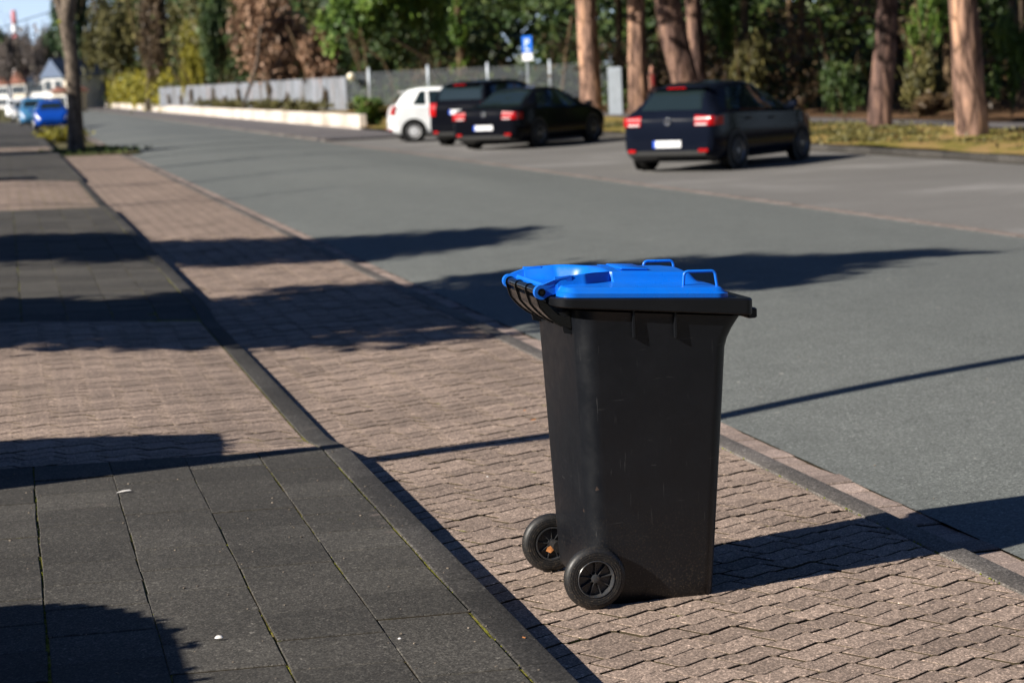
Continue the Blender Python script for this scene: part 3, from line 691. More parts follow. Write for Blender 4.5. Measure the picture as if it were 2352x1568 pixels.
# ------------------------------------------------------------------ cars
CARS = {
 'hatch': dict(L=4.2, z0=.20, sill=.30, rear=(0, .02, .05, .13, .22), top=[(0, .62), (.03, .80), (.06, .91), (.14, .99), (.56, 1.38), (.72, 1.425), (1.2, 1.47), (1.7, 1.475), (2.25, 1.41), (2.45, 1.34), (3.15, 1.0), (3.3, .965), (3.8, .87), (4.05, .74), (4.15, .62), (4.2, .50)],
   belt=[(0, .60), (.05, .86), (.15, .96), (.6, .98), (2.9, .93), (3.15, .925), (3.4, .90), (3.9, .78), (4.2, .48)], w1=[(0, .74), (.06, .82), (.25, .875), (.9, .895), (3.2, .89), (3.8, .84), (4.05, .74), (4.2, .58)], w3=[(0, .60), (.12, .64), (.56, .50), (1.0, .54), (1.8, .55), (2.4, .52), (3.1, .66), (3.4, .66), (3.9, .60), (4.2, .42)],
   wheels=(.80, 3.38), R=.315, win=[(.62, 1.12, 1.0, 1.22), (1.22, 2.02, 1.22, 2.02), (2.10, 2.86, 2.10, 2.46)], rw=(.17, .53), ws=(2.48, 3.08)),
 'coupe': dict(L=4.8, z0=.18, sill=.28, top=[(0, .62), (.03, .80), (.08, .93), (.30, .975), (.62, 1.0), (1.55, 1.365), (1.9, 1.41), (2.3, 1.42), (2.7, 1.39), (2.95, 1.32), (3.7, .98), (3.9, .94), (4.4, .83), (4.68, .70), (4.8, .48)],
   belt=[(0, .60), (.06, .88), (.3, .935), (.9, .95), (3.4, .90), (3.8, .88), (4.4, .76), (4.8, .46)], w1=[(0, .76), (.08, .86), (.35, .90), (1.1, .925), (3.7, .92), (4.3, .87), (4.65, .76), (4.8, .60)], w3=[(0, .62), (.3, .70), (.7, .66), (1.5, .54), (2.2, .565), (2.9, .56), (3.7, .68), (4.3, .62), (4.8, .44)],
   wheels=(1.02, 3.73), R=.335, win=[(1.10, 1.86, 1.52, 1.90), (1.95, 3.20, 1.98, 2.88)], rw=(.68, 1.48), ws=(3.0, 3.62)),
 'van': dict(L=4.4, z0=.20, sill=.32, top=[(0, .62), (.02, .85), (.05, 1.0), (.10, 1.10), (.30, 1.52), (.42, 1.58), (1.2, 1.635), (2.0, 1.62), (2.5, 1.54), (2.75, 1.44), (3.45, 1.05), (3.6, 1.0), (4.1, .88), (4.3, .72), (4.4, .5)],
   belt=[(0, .60), (.05, .92), (.15, 1.0), (3.1, .97), (3.5, .96), (4.0, .82), (4.4, .48)], w1=[(0, .78), (.05, .85), (.2, .89), (.9, .90), (3.4, .89), (4.0, .85), (4.25, .74), (4.4, .58)], w3=[(0, .68), (.10, .72), (.35, .62), (1.2, .66), (2.6, .62), (3.4, .70), (4.0, .62), (4.4, .42)],
   wheels=(.82, 3.5), R=.32, win=[(.45, 1.15, .55, 1.18), (1.28, 2.1, 1.28, 2.1), (2.2, 3.1, 2.2, 2.72)], rw=(.13, .30), ws=(2.72, 3.38)),
 'small': dict(L=3.8, z0=.20, sill=.30, top=[(0, .60), (.02, .78), (.06, .93), (.14, 1.01), (.46, 1.38), (.60, 1.44), (1.0, 1.50), (1.5, 1.495), (2.0, 1.43), (2.25, 1.35), (2.95, 1.0), (3.1, .96), (3.5, .86), (3.7, .72), (3.8, .5)],
   belt=[(0, .58), (.05, .92), (.2, 1.02), (1.4, .97), (2.7, .93), (3.0, .92), (3.5, .80), (3.8, .48)], w1=[(0, .68), (.05, .76), (.2, .815), (.8, .835), (2.9, .83), (3.4, .79), (3.65, .70), (3.8, .52)], w3=[(0, .58), (.10, .62), (.5, .50), (.9, .54), (2.1, .56), (2.9, .64), (3.5, .56), (3.8, .38)],
   wheels=(.62, 3.07), R=.30, win=[(.62, .98, .84, 1.0), (1.08, 1.8, 1.08, 1.8), (1.88, 2.7, 1.88, 2.26)], rw=(.17, .44), ws=(2.28, 2.9)),
}
def build_car(kind, name, label, paint_, loc, rz, rim='alloy', clear=False, group=None, tailz=None, bug=False, cat='car', parts=True):
    d = CARS[kind]; L = d['L']; top, belt, w1, w3 = (pchip(*zip(*d[q])) for q in ('top', 'belt', 'w1', 'w3'))
    root = empty(name, loc, rz); tag(root, label, cat, group)
    def sec(x):
        zt = top(x); zb_ = min(belt(x), zt-.015); a = w1(x); r = min(w3(x), a-.06); z0 = d['z0']+.10*max(0, (.25-x)/.25)+.10*max(0, (x-L+.3)/.3)
        return [(0, z0), (a*.6, z0), (a-.10, z0+.01), (a-.015, z0+.11), (a, z0+.30 if z0+.30 < zb_-.1 else zb_-.12), (a-.015, zb_-.04), (a-.055, zb_), (r+.02, zb_+(zt-zb_)*.86), (r-.08, zb_+(zt-zb_)*.965), (r*.5, zt-.006), (0, zt)]
    def S(x, u, off=0.0, sd=1):                       # u: 0 under the floor ... 6 belt, 7 roof edge, 10 roof centre
        c = sec(x); i = min(int(u), 9); t = u-i
        p = [c[max(i-1, 0)], c[i], c[i+1], c[min(i+2, 10)]]
        if i in (5, 6): y, z = c[i][0]+(c[i+1][0]-c[i][0])*t, c[i][1]+(c[i+1][1]-c[i][1])*t
        else:
            q = []
            for kk in range(2):
                m1, m2 = (p[2][kk]-p[0][kk])*.5, (p[3][kk]-p[1][kk])*.5
                if i == 4: m2 = p[2][kk]-p[1][kk]
                if i == 7: m1 = (p[2][kk]-p[1][kk])
                q.append((2*t**3-3*t*t+1)*p[1][kk]+(t**3-2*t*t+t)*m1+(-2*t**3+3*t*t)*p[2][kk]+(t**3-t*t)*m2)
            y, z = q
        return Vector((x-L/2, sd*y, z))
    def Sn(x, u, off, sd):
        e = .02; p = S(x, u, 0, sd); a = S(min(x+e, L), u, 0, sd)-S(max(x-e, 0), u, 0, sd); b_ = S(x, min(u+e*3, 9.99), 0, sd)-S(x, max(u-e*3, 0), 0, sd)
        n = a.cross(b_)*sd
        if n.length < 1e-9: n = Vector((0, 0, 1))
        n.normalize()
        if n.y*sd < -.2 and u < 8: n = -n
        if u >= 8 and n.z < 0: n = -n
        return p+n*off
    xs = sorted(set([0, .008, .02, .035, .05, .075, .1, .13, .16, .2]+list(np.linspace(.25, L-.3, 46))+[L-.24, L-.18, L-.13, L-.09, L-.06, L-.035, L-.015, L]))
    us = np.linspace(0, 10, 41); b = MB(); vs = []
    for x in xs:
        row = [S(x, u) for u in us]; vs += row+[Vector((p.x, -p.y, p.z)) for p in reversed(row[1:-1])]
    n = 80; fs = [(i*n+k_, i*n+(k_+1) % n, (i+1)*n+(k_+1) % n, (i+1)*n+k_) for i in range(len(xs)-1) for k_ in range(n)]
    fs += [tuple(range(n)), tuple(range((len(xs)-1)*n, len(xs)*n))]; b.add(vs, fs)
    body = b.build('body', paint_, root, 32)
    def patch(name, quad, mat, sides=(1, -1), off=.006, nu=8, nv=6, par=None, thick=True):
        # quad: x at (u0 start, u0 end, u1 start, u1 end) between u0 and u1
        xa0, xb0, xa1, xb1, u0, u1 = quad; objs = []
        for sd in sides:
            b = MB()
            b.grid(lambda s, t: tuple(Sn((xa0+(xa1-xa0)*t)+((xb0+(xb1-xb0)*t)-(xa0+(xa1-xa0)*t))*s, u0+(u1-u0)*t, off, sd)), nu, nv)
            objs.append(b.build(name, mat, par or root, 60))
        return objs
    for (a, c, a1, c1) in d['win']: patch('side_window', (a, c, a1, c1, 6.05, 6.92), M['glass'])
    def across(name, x0, x1, u0, mat, off=.006, par=None):
        b = MB()
        def f(s, t):
            x = x0+(x1-x0)*s; v = -1+2*t; sd = 1 if v >= 0 else -1; return tuple(Sn(x, 10-(10-u0)*abs(v), off, sd))
        b.grid(f, 8, 20); return b.build(name, mat, par or root, 60)
    across('rear_window', d['rw'][0], d['rw'][1], 7.6, M['glass'], .007); across('windscreen', d['ws'][0], d['ws'][1], 7.4, M['glass'], .007)
    # wheels with dark arches
    for x in d['wheels']:
        for sd in (1, -1):
            wa = w1(x); R = d['R']
            b = MB(); b.lathe([(0, .0), (R+.055, .0), (R+.055, -.02), (0, -.02)], (0, 0, 0), 28, 'Y')
            pts = [v for v in b.v]; b.v = [(v[0], v[1]*sd, max(v[2], -R+.02)) for v in pts]
            o = b.build('wheel_arch', M['trim'], root, 40); o.location = (x-L/2, sd*(wa+.006), R)
            w = empty('wheel', (x-L/2, sd*(wa-.085), R)); w.parent = root
            b = MB(); b.lathe([(R*.64, -.10), (R*.94, -.10), (R, -.075), (R, .075), (R*.94, .10), (R*.66, .102)], (0, 0, 0), 36, 'Y', True); b.build('tyre', M['tyre'], w, 40)
            b = MB(); b.lathe([(R*.67, .09*sd), (R*.64, .105*sd), (R*.60, .09*sd), (R*.57, .02*sd), (0, .02*sd)], (0, 0, 0), 36, 'Y')
            for q in range(7):
                an = 2*math.pi*q/7; rot = Matrix.Rotation(an, 3, 'Y'); b.box(rot @ Vector((R*.33, .075*sd, 0)), (R*.62, .03, R*(.13 if rim == 'alloy' else .24)), rot, .004)
            b.lathe([(0, .094*sd), (R*.62, .09*sd)], (0, 0, 0), 24, 'Y') if rim != 'alloy' else None
            b.lathe([(0, .1*sd), (R*.14, .1*sd), (R*.15, .06*sd)], (0, 0, 0), 16, 'Y'); b.build('rim', M[rim], w, 40)
    # rear end: lamps, plate, badge, reflectors, lower valance
    if kind == 'coupe': tz, hz = .80, .09
    elif kind == 'van': tz, hz = .93, .16
    elif kind == 'small': tz, hz = .90, .14
    else: tz, hz = .85, .085
    def onrear(y, z):                                   # rear surface position at a height and half width
        lo, hi = 0, .5
        for _ in range(18):
            mid = (lo+hi)/2
            ok = top(mid) >= z and w1(mid)-.02 >= abs(y)
            if ok: hi = mid
            else: lo = mid
        return hi
    for sd in (1, -1):
        b = MB(); y0, y1 = (.50, .80) if kind in ('hatch', 'coupe') else ((.66, .80) if kind == 'van' else (.62, .74)); wr = 1.35 if kind in ('hatch', 'coupe') else .4
        def f(s, t):
            z = tz-hz+(2*hz-.03*s if kind != 'van' else 2*hz)*t; y = y0+(y1-y0)*min(1, s*1.25)
            x = onrear(y, min(z, .99*top(.12)))-.018
            if s > .8: x += (s-.8)*wr; y = w1(max(0, x+.02))+.008
            return (x-L/2, sd*y, z)
        b.grid(f, 16, 6); o = b.build('tail_lamp', M['lamp_red'], root, 50)
        if kind in ('hatch', 'coupe'):
            b = MB(); b.grid(lambda s, t: (onrear(y0+.28*s, tz-hz)-.024-L/2, sd*(y0+.02+.22*s), tz-hz+.010+.020*t), 8, 1); b.build('lamp_lens', M['lamp_clear'], o)
        b = MB(); b.box((onrear(.66, .42)-.012-L/2, sd*.66, .36), (.02, .16, .055), Rz(-.25*sd), .006); b.build('reflector', M['lamp_red'], root)
    pz = .47 if kind in ('hatch', 'coupe') else (.86 if kind == 'van' else .62)
    if kind == 'coupe': pz = .52
    px_ = onrear(.26, pz+.05)-.014-L/2
    b = MB(); b.box((px_, 0, pz), (.012, .52, .115), None, .003); pl = b.build('number_plate', M['plate'], root)
    b = MB(); b.box((px_-.0075, .237, pz), (.004, .044, .113)); b.build('plate_band', M['plate_blue'], pl)
    b = MB()
    b.tube([(onrear(0, .84)-.02-L/2, .055*math.cos(q*.3142), .835+.055*math.sin(q*.3142)) for q in range(21)], .007, 8) if kind in ('hatch', 'coupe') else None
    if b.v:
        bx = onrear(0, .84)-.022-L/2
        for ps in ([(-.03, .05), (0, .003), (.03, .05)], [(-.045, .025), (-.02, -.045), (0, -.005), (.02, -.045), (.045, .025)]): b.tube([(bx, q[0], .835+q[1]) for q in ps], .0055, 6)
        b.build('badge', M['chrome'], root, 50)
    b = MB(); b.grid(lambda s, t: (onrear(.7*abs(2*s-1), .3)-.012-L/2, .7*(2*s-1), d['z0']+.09+.07*t), 12, 1); b.build('bumper_trim', M['trim'], root)
    if kind in ('hatch', 'small', 'van'):
        zz = top(d['rw'][1]); b = MB(); b.box((d['rw'][1]-L/2-.03, 0, zz+.012), (.20, 1.02, .03), None, .01); sp = b.build('roof_spoiler', paint_, root, 40)
        b = MB(); b.box((d['rw'][1]-L/2-.135, 0, zz+.010), (.02, .34, .018)); b.build('brake_lamp', M['lamp_red'], sp)
    # mirrors, handles, sills, head lamps
    xm = d['ws'][1]-.28
    for sd in (1, -1):
        b = MB(); b.box((xm-L/2, sd*(w1(xm)+.10), belt(xm)+.07), (.10, .18, .13), None, .03); b.tube([(xm-L/2+.02, sd*(w1(xm)-.08), belt(xm)+.02), (xm-L/2, sd*(w1(xm)+.04), belt(xm)+.04)], .02, 8); b.build('wing_mirror', paint_, root, 50)
        for xh in ([1.25, 2.15] if kind != 'coupe' else [1.3, 2.3]):
            b = MB(); b.box((xh-L/2, sd*(w1(xh)+.006), belt(xh)-.14), (.20, .03, .03), None, .008); b.build('door_handle', paint_, root, 50)
        b = MB()
        def f(s, t):
            x = L-.42+.36*s; return tuple(Sn(min(x, L-.02), 4.9+1.1*t, .008, sd))
        b.grid(f, 8, 4); b.build('headlight', M['lamp_clear'], root, 60)
    b = MB(); b.box((0, 0, d['z0']+.02), (L*.86, w1(L/2)*1.7, .10)); b.build('underbody', M['trim'], root)
    return root, d, top, w1
def H2(px, py, Y): p = at(px, py, Y); return (p[0], zroad(p[0]), Y)
def head(deg): return math.radians(90-deg)          # heading measured clockwise from straight down the road
CL = {}
def place(kind, label, paint_, x, y, deg, **kw):
    return build_car(kind, 'parked_car', label, paint_, (x, y, zroad(x) if x > 5 else .05), head(deg), **kw)
place('hatch', 'blue-black hatchback parked alone at the right with bright red tail lamps and white plate', M['paint_navy'], 12.05, 33.75, 46)
place('coupe', 'long low black saloon parked in front of the black estate and the brown pine trunk', M['paint_black'], 12.45, 48.5, 44)
place('van', 'tall black estate half hidden between the white hatchback and the low black saloon', M['paint_black'], 12.55, 52.2, 44)
place('small', 'small white hatchback, farthest left of the cars parked across the road', M['paint_white'], 12.28, 56.6, 96, rim='alloy_light')
fr = place('hatch', 'bright blue car facing the camera beside the trunk of the street tree', M['paint_blue'], 2.25, 107.5, 180, rim='alloy_light')
place('van', 'pale blue car with light roof directly behind the bright blue car', M['paint_teal'], 1.65, 124, 180, rim='alloy_light')
place('small', 'small grey car far up the left side behind the pale blue car', M['paint_grey'], 1.2, 146, 180)
place('van', 'white car at the left picture edge, farthest of the parked row', M['paint_white'], .9, 172, 180)
me = leaf_mesh('verge_tufts', M['leaf_olive'], [(r.uniform(15.6, 20.4), r.uniform(24, 60), .17, .5, .7, .035) for _ in range(60)], 9000, .045, 66, ncl=260, surf=.1, clump=.9)
tag(link('verge_tufts', me), 'short dry grass tufts and needle litter on the verge under the pines', 'grass', None, 'stuff')
# ------------------------------------------------------------------ street furniture, walls and fences
b = MB(); y = 73.2
L_ = []
while y < 262:
    l = 2.5 if y < 120 else 6; b.box((12.45, y+l/2, .22), (.26, l-.012, .70), None, .012); y += l
tag(b.build('retaining_wall', M['wall'], None, 40), 'low whitewashed retaining wall running along the far pavement', 'wall')
b = MB(); 
def fence_line(p0, p1, n): return [(p0[0]+(p1[0]-p0[0])*i/n, p0[1]+(p1[1]-p0[1])*i/n) for i in range(n+1)]
P795 = at(795, 200, 91); P367 = at(367, 220, 168)
root = empty('board_fence', (P795[0], P795[1], .52)); tag(root, 'weathered grey board fence with rusty streaks standing above the white wall', 'fence')
ang = math.atan2(P367[1]-P795[1], P367[0]-P795[0]); Ltot = math.hypot(P367[0]-P795[0], P367[1]-P795[1])
b = MB(); s = 0; r = random.Random(5)
while s < Ltot:
    w = .155; z = 1.47+r.uniform(-.015, .015); b.box((math.cos(ang)*s, math.sin(ang)*s, z/2+r.uniform(-.01, .01)), (w-.008, .024, z), Rz(ang)); s += w
o = b.build('boards', M['boards'], root); add_attr(o.data, [((int(i/6)*.618) % 1) if int(i/18) % 3 else .1+.3*((i//6*.37) % 1) for i in range(len(o.data.polygons))])
for s in np.arange(0, Ltot, 2.6):
    b = MB(); b.box((math.cos(ang)*s+.03, math.sin(ang)*s+.05, .75), (.09, .09, 1.5), Rz(ang)); b.build('fence_post', M['galv'], root)
b = MB(); b.lathe([(.17*math.sin(a), .17*math.cos(a)) for a in np.linspace(0, math.pi, 13)], (0, 0, 0), 24)  # plain cream ball at the fence corner
o = b.build('cream_ball', M['cream'], None, 60); o.location = tuple(at(806, 176, 90.2)); tag(o, 'small round cream globe at the corner where board fence meets mesh fence', 'lamp')
# steel mesh fence
fx = [at(p, 200, Yp)[:2] for p, Yp in ((800, 90.6), (849, 90.3), (985, 89.6), (1122, 89.0), (1265, 88.4), (1340, 88.0), (1410, 87.6))]
root = empty('mesh_fence', (fx[0][0], fx[0][1], .6)); tag(root, 'galvanised wire mesh fence with round topped posts behind the parked cars', 'fence')
ox, oy = fx[0]
for i, (x, y) in enumerate(fx[1:-1]):
    b = MB(); b.box((x-ox, y-oy, .82), (.13, .13, 1.72), None, .03); b.lathe([(.075, 0), (.075, .05), (.04, .1), (0, .11)], (x-ox, y-oy, 1.66), 14); b.build('fence_post', M['galv'], root, 50)
b = MB()
for (x0, y0), (x1, y1) in zip(fx[:-1], fx[1:]):
    l = math.hypot(x1-x0, y1-y0); n = int(l/.052); an = math.atan2(y1-y0, x1-x0)
    for k_ in range(n):
        t = k_/n; b.box((x0+(x1-x0)*t-ox, y0+(y1-y0)*t-oy-.02, .80), (.010, .010, 1.45), Rz(an))
    for z in np.arange(.12, 1.6, .2): b.box(((x0+x1)/2-ox, (y0+y1)/2-oy-.03, z), (l, .014, .018), Rz(an))
b.build('mesh_panel', M['galv'], root)
# grey ribbed panel between two pines
p = at(1415, 260, 72); root = empty('ribbed_panel', (p[0], 72, .14), head(78)-math.pi/2+.15); tag(root, 'upright grey ribbed metal panel standing between the two nearest left pines', 'panel')
b = MB()
for k_ in range(12): b.box((-.33+k_*.06, 0, .86), (.048, .04, 1.66), None, .008)
b.build('slats', M['galv'], root)
b = MB()
for z in (.05, 1.7): b.box((0, .015, z), (.74, .05, .05))
for x in (-.37, .37): b.box((x, .015, .85), (.045, .06, 1.74))
b.build('frame', M['galv'], root)
# parking sign
p = at(1216, 250, 61); gx = p[0]; root = empty('parking_sign', (gx, 61, .02), math.radians(-4)); tag(root, 'blue parking sign with white plate on a thin grey pole', 'sign')
b = MB(); b.tube([(0, 0, 0), (0, 0, 2.86)], .032, 12); b.build('pole', M['galv'], root, 50)
rs = Rz(math.radians(-38))
b = MB(); b.box((0, -.045, 2.62), (.34, .012, .50), rs, .005); pl = b.build('blue_board', M['sign_blue'], root)
b = MB()
def sq(x, z, w, h): p_ = rs @ Vector((x, -.010, 0)); b.box((p_.x, -.045+p_.y, z), (w, .006, h), rs)
sq(-.05, 2.66, .035, .24); sq(0, 2.765, .10, .03); sq(0, 2.665, .10, .03); sq(.055, 2.715, .032, .10); b.build('letter', M['sign_white'], pl)
b = MB(); sq(0, 2.45, .16, .035); sq(0, 2.475, .10, .03); b.build('car_symbol', M['sign_white'], pl)
b = MB(); b.box((0, -.045, 2.24), (.34, .012, .22), rs, .005); o = b.build('white_plate', M['sign_white'], root)
# ------------------------------------------------------------------ pines
def pine(pxb, pyb, Yb, pxt, wpx, mat, label, seed, hcr=15, kind='pine_tree', flare=1.12, group='pine trunks along the verge'):
    p0 = at(pxb, pyb, Yb); zb0 = .15; s = Yb/FPX; r0 = wpx*s/2
    pt = at(pxt, 0, Yb); dx = (pt[0]-p0[0])/max(.5, (pt[2]-zb0))
    root = empty(kind, (p0[0], Yb, zb0)); tag(root, label, 'pine tree', group)
    zt = pt[2]-zb0
    b = trunk_mb([(0, 0, -.1), (dx*.25, 0, .35), (dx*zt*.5, .02, zt*.5), (dx*zt, .03, zt), (dx*zt*1.5, .1, 8), (dx*zt*1.7, 0, 16)], [r0*flare, r0*1.05, r0, r0*.93, r0*.75, r0*.35], 28, .05, seed)
    b.build('trunk', mat, root, 80)
    tx = dx*zt*1.7; b = MB(); branches(b, (tx*.8, 0, 9.5), (tx, 0, 16), 12, 3.4, .09, seed+1, .25); b.build('limbs', M['twig'], root, 60)
    me = PINE_CROWN[seed % 2]; link('crown', me, root, (tx, 0, hcr-2))
    return root
r = random.Random(11)
PINE_CROWN = []
for sd in (1, 2):
    bl = [(r.uniform(-2.4, 2.4), r.uniform(-2.4, 2.4), r.uniform(-2.5, 3), 1.5, 1.5, .8) for _ in range(10)]
    PINE_CROWN.append(leaf_mesh('pine_needles', M['leaf_blue'], bl, 7000, .11, sd, ncl=70))
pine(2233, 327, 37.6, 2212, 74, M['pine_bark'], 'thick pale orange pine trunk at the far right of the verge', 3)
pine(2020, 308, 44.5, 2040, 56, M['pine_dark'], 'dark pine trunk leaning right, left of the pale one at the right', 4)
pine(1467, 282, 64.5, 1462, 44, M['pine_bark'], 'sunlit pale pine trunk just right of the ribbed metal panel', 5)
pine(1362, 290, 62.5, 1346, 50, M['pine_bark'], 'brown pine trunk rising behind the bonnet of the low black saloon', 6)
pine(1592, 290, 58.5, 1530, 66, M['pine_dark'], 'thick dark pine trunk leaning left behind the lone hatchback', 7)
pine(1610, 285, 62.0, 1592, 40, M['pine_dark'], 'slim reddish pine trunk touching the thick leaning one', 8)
# street tree by the paved bay
p0 = at(174, 348, 60); root = empty('street_tree', (p0[0], 60, .05)); tag(root, 'grey street tree with mossy bulge growing in a small planting bed', 'tree')
def sp(px, py): q = at(px, py, 60); return (q[0]-p0[0], 0, q[2]-.05)
b = trunk_mb([(0, 0, -.1), (.01, 0, .25), sp(171, 250), sp(165, 130), sp(152, 50), sp(158, 0), (.0, .1, 5.2)], [.34, .25, .21, .20, .22, .24, .16], 28, .04, 4)
b.tube([sp(150, 45), sp(128, -10), (-1.2, 0, 6)], [.16, .12, .07], 12); b.tube([sp(156, 20), sp(172, -20), (.9, .1, 6.5)], [.19, .15, .08], 12)
branches(b, (0, 0, 4.5), (0, 0, 6.5), 9, 3.0, .07, 5, .9); b.build('trunk', M['grey_bark'], root, 80)
b = trunk_mb([sp(143, 62), sp(142, 50), sp(148, 36)], [.05, .16, .06], 12, .2, 2); b.build('bulge', M['moss'], root, 80)
b = MB(); b.grid(lambda u, v: (1.36+2.2*u, 57.6+6*v, .06+.10*math.sin(math.pi*u)*math.sin(math.pi*v)), 16, 30); struct(b.build('planting_bed', M['ground'], None, 80, False))
gr = leaf_mesh('bed_grass', M['leaf_dark'], [(2.3, 60.2, .10, 1.0, 2.4, .07)], 2500, .06, 9, ncl=60, surf=.2, clump=.6); tag(link('bed_grass', gr), 'dark green grass around the foot of the street tree', 'grass', None, 'stuff')
gr = leaf_mesh('dry_grass', M['leaf_yellow'], [(2.2, 83, .2, .75, 1.6, .22)], 2500, .08, 10, ncl=40, surf=.2, clump=.5); tag(link('dry_grass', gr), 'tuft of tan dry grass in the bed before the bright blue car', 'grass', None, 'stuff')
# ------------------------------------------------------------------ off-frame neighbours on the left whose shade falls into view
def hedge(name, boxes, label, n, seed, mat='leaf_green', size=.03):
    rr = np.random.default_rng(seed); V = []; vol = [(b_[1]-b_[0])*(b_[3]-b_[2])*(b_[5]-b_[4]) for b_ in boxes]; tot = sum(vol); out = []
    for b_, v in zip(boxes, vol):
        m_ = int(n*v/tot); p = rr.random((m_, 3)); ax = rr.integers(0, 3, m_); sd = rr.integers(0, 2, m_); k_ = rr.random(m_) < .65
        for a in range(3): q = k_ & (ax == a); p[q, a] = np.where(sd[q] == 1, 1-rr.random(q.sum())**2*.06, rr.random(q.sum())**2*.06)
        p = p*[b_[1]-b_[0], b_[3]-b_[2], b_[5]-b_[4]]+[b_[0], b_[2], b_[4]]; out.append(p)
    P = np.concatenate(out); n_ = len(P); a = rr.normal(size=(n_, 3)); a /= np.linalg.norm(a, axis=1)[:, None]; c = rr.normal(size=(n_, 3)); c -= a*(a*c).sum(1)[:, None]; c /= np.linalg.norm(c, axis=1)[:, None]
    s = size*(.7+.6*rr.random(n_))[:, None]; V = np.stack([P-a*s, P-c*s*.6, P+a*s, P+c*s*.6], 1).reshape(-1, 3)
    me = bpy.data.meshes.new(name); me.from_pydata(V.tolist(), [], np.arange(4*n_).reshape(-1, 4).tolist()); add_attr(me, rr.random(n_)); me.materials.append(M[mat])
    root = empty(name, (boxes[0][0], boxes[0][2], 0)); tag(root, label, 'hedge'); o = link('foliage', me, root, (-boxes[0][0], -boxes[0][2], 0))
    b = MB()  # solid blocks inside the leaves, added so the hedge shadow comes out dense
    for b_ in boxes: b.box(((b_[0]+b_[1])/2, (b_[2]+b_[3])/2, (b_[4]+b_[5])/2), ((b_[1]-b_[0])-.05, (b_[3]-b_[2])-.05, (b_[5]-b_[4])-.03))
    o = b.build('solid_core', M['twig'], root); o.location = (-boxes[0][0], -boxes[0][2], 0)
    return root
hedge('clipped_hedge', [(-2.6, -.53, 8.20, 9.10, .1, 1.02), (-2.6, -.57, 8.25, 9.05, .1, 1.035)], 'clipped hedge end whose square shadow lies beside the slabs', 16000, 1, size=.02)
hedge('garden_hedge', [(-2.9, -1.84+.76*math.cos(t)**.9, .9, 4.75+1.08*math.sin(t)**.9, .1, 1.28-.24*(1-math.sin(t))) for t in [math.pi/2*k/15 for k in range(1, 15)]], 'rounded garden hedge whose shadow covers the lower left slabs', 16000, 2)
root = empty('lamp_post', (-1.62, 7.90, .1)); tag(root, 'slim street lamp post whose thin shadow crosses bay and road', 'street lamp')
b = MB(); b.tube([(0, 0, 0), (0, 0, 1.2), (0, 0, 8)], [.085, .072, .062], 16); b.build('pole', M['galv'], root, 50)
b = MB(); b.box((.35, .12, 8.0), (.75, .22, .12), Rz(.33), .03); b.build('lamp_head', M['galv'], root)
SDX = 1/math.tan(SUN_EL)*math.cos(math.atan(SM)); SDY = SDX*SM
def sh(x, y, h): return (x-SDX*h, y-SDY*h, h)      # where a crown must stand at height h to shade ground point x, y
def shade_tree(name, label, pts, base, n, size, seed, mat='leaf_blue', rt=.16, ncl=160):
    bl = [(*sh(x, y, h), rx, ry, rz) for x, y, h, rx, ry, rz in pts]
    root = empty(name, (base[0], base[1], .05)); tag(root, label, 'tree')
    bl = [(b_[0]-base[0], b_[1]-base[1], b_[2]-.05, *b_[3:]) for b_ in bl]
    me = leaf_mesh('crown', M[mat], bl, n, size, seed, ncl=ncl, surf=.3, clump=.33); link('crown', me, root)
    H_ = max(b_[2] for b_ in bl); tx, ty = max(bl, key=lambda q: q[2])[:2]
    b = trunk_mb([(0, 0, -.1), (tx*.3, ty*.3, H_*.4), (tx, ty, H_)], [rt, rt*.7, rt*.15], 12, .05, seed); b.build('trunk', M['grey_bark'], root, 80)
    return root
# conifer whose pointed shade reaches across the road behind the bin
shade_tree('spruce', 'spruce whose pointed fringed shadow reaches across the road behind the bin',
   [(7.6, 15.75, 7.4, .22, .22, .45), (6.9, 15.9, 6.9, .35, .4, .5), (6.0, 15.6, 6.3, .6, 1.0, .5), (5.6, 14.4, 6.0, .5, .3, .3), (5.2, 15.8, 5.7, .7, 1.4, .5), (4.4, 15.5, 5.1, .8, 1.8, .5), (3.5, 15.1, 4.5, .9, 2.1, .5), (2.6, 14.9, 3.9, .9, 2.2, .5), (1.6, 14.6, 3.3, .9, 1.9, .5), (.6, 14.7, 2.6, .9, 1.9, .6), (-.6, 14.6, 1.9, .9, 1.9, .6), (-1.8, 14.6, 1.2, .9, 1.9, .6)],
   (-4.3, 12.4), 42000, .085, 21, ncl=420)
shade_tree('cypress', 'dense conifer whose rounded shadow tip lies on the road beyond the bin',
   [(4.9, 21.0, 6.0, .45, .5, .4), (4.2, 20.7, 5.5, .6, 1.2, .5), (3.3, 20.9, 5.0, .7, 1.7, .5), (2.4, 21.3, 4.4, .8, 2.0, .5), (1.4, 21.6, 3.8, .8, 2.0, .5), (.4, 22.0, 3.1, .8, 2.3, .5), (-.7, 22.2, 2.4, .9, 2.3, .6), (-1.8, 22.2, 1.6, .9, 2.3, .6)],
   (-4.4, 20.0), 42000, .085, 22, ncl=420)
shade_tree('yew', 'dark yew whose shadow darkens the foot of the street tree', [(3.4, 60.3, 4.4, .9, 1.0, .5), (2.4, 60.0, 4.0, .9, 1.2, .5), (1.3, 59.6, 3.5, .9, 1.2, .5), (.2, 59.3, 3.0, .9, 1.2, .5), (-.9, 59, 2.4, .9, 1.2, .5)], (-3.9, 57.6), 12000, .10, 23, ncl=160)
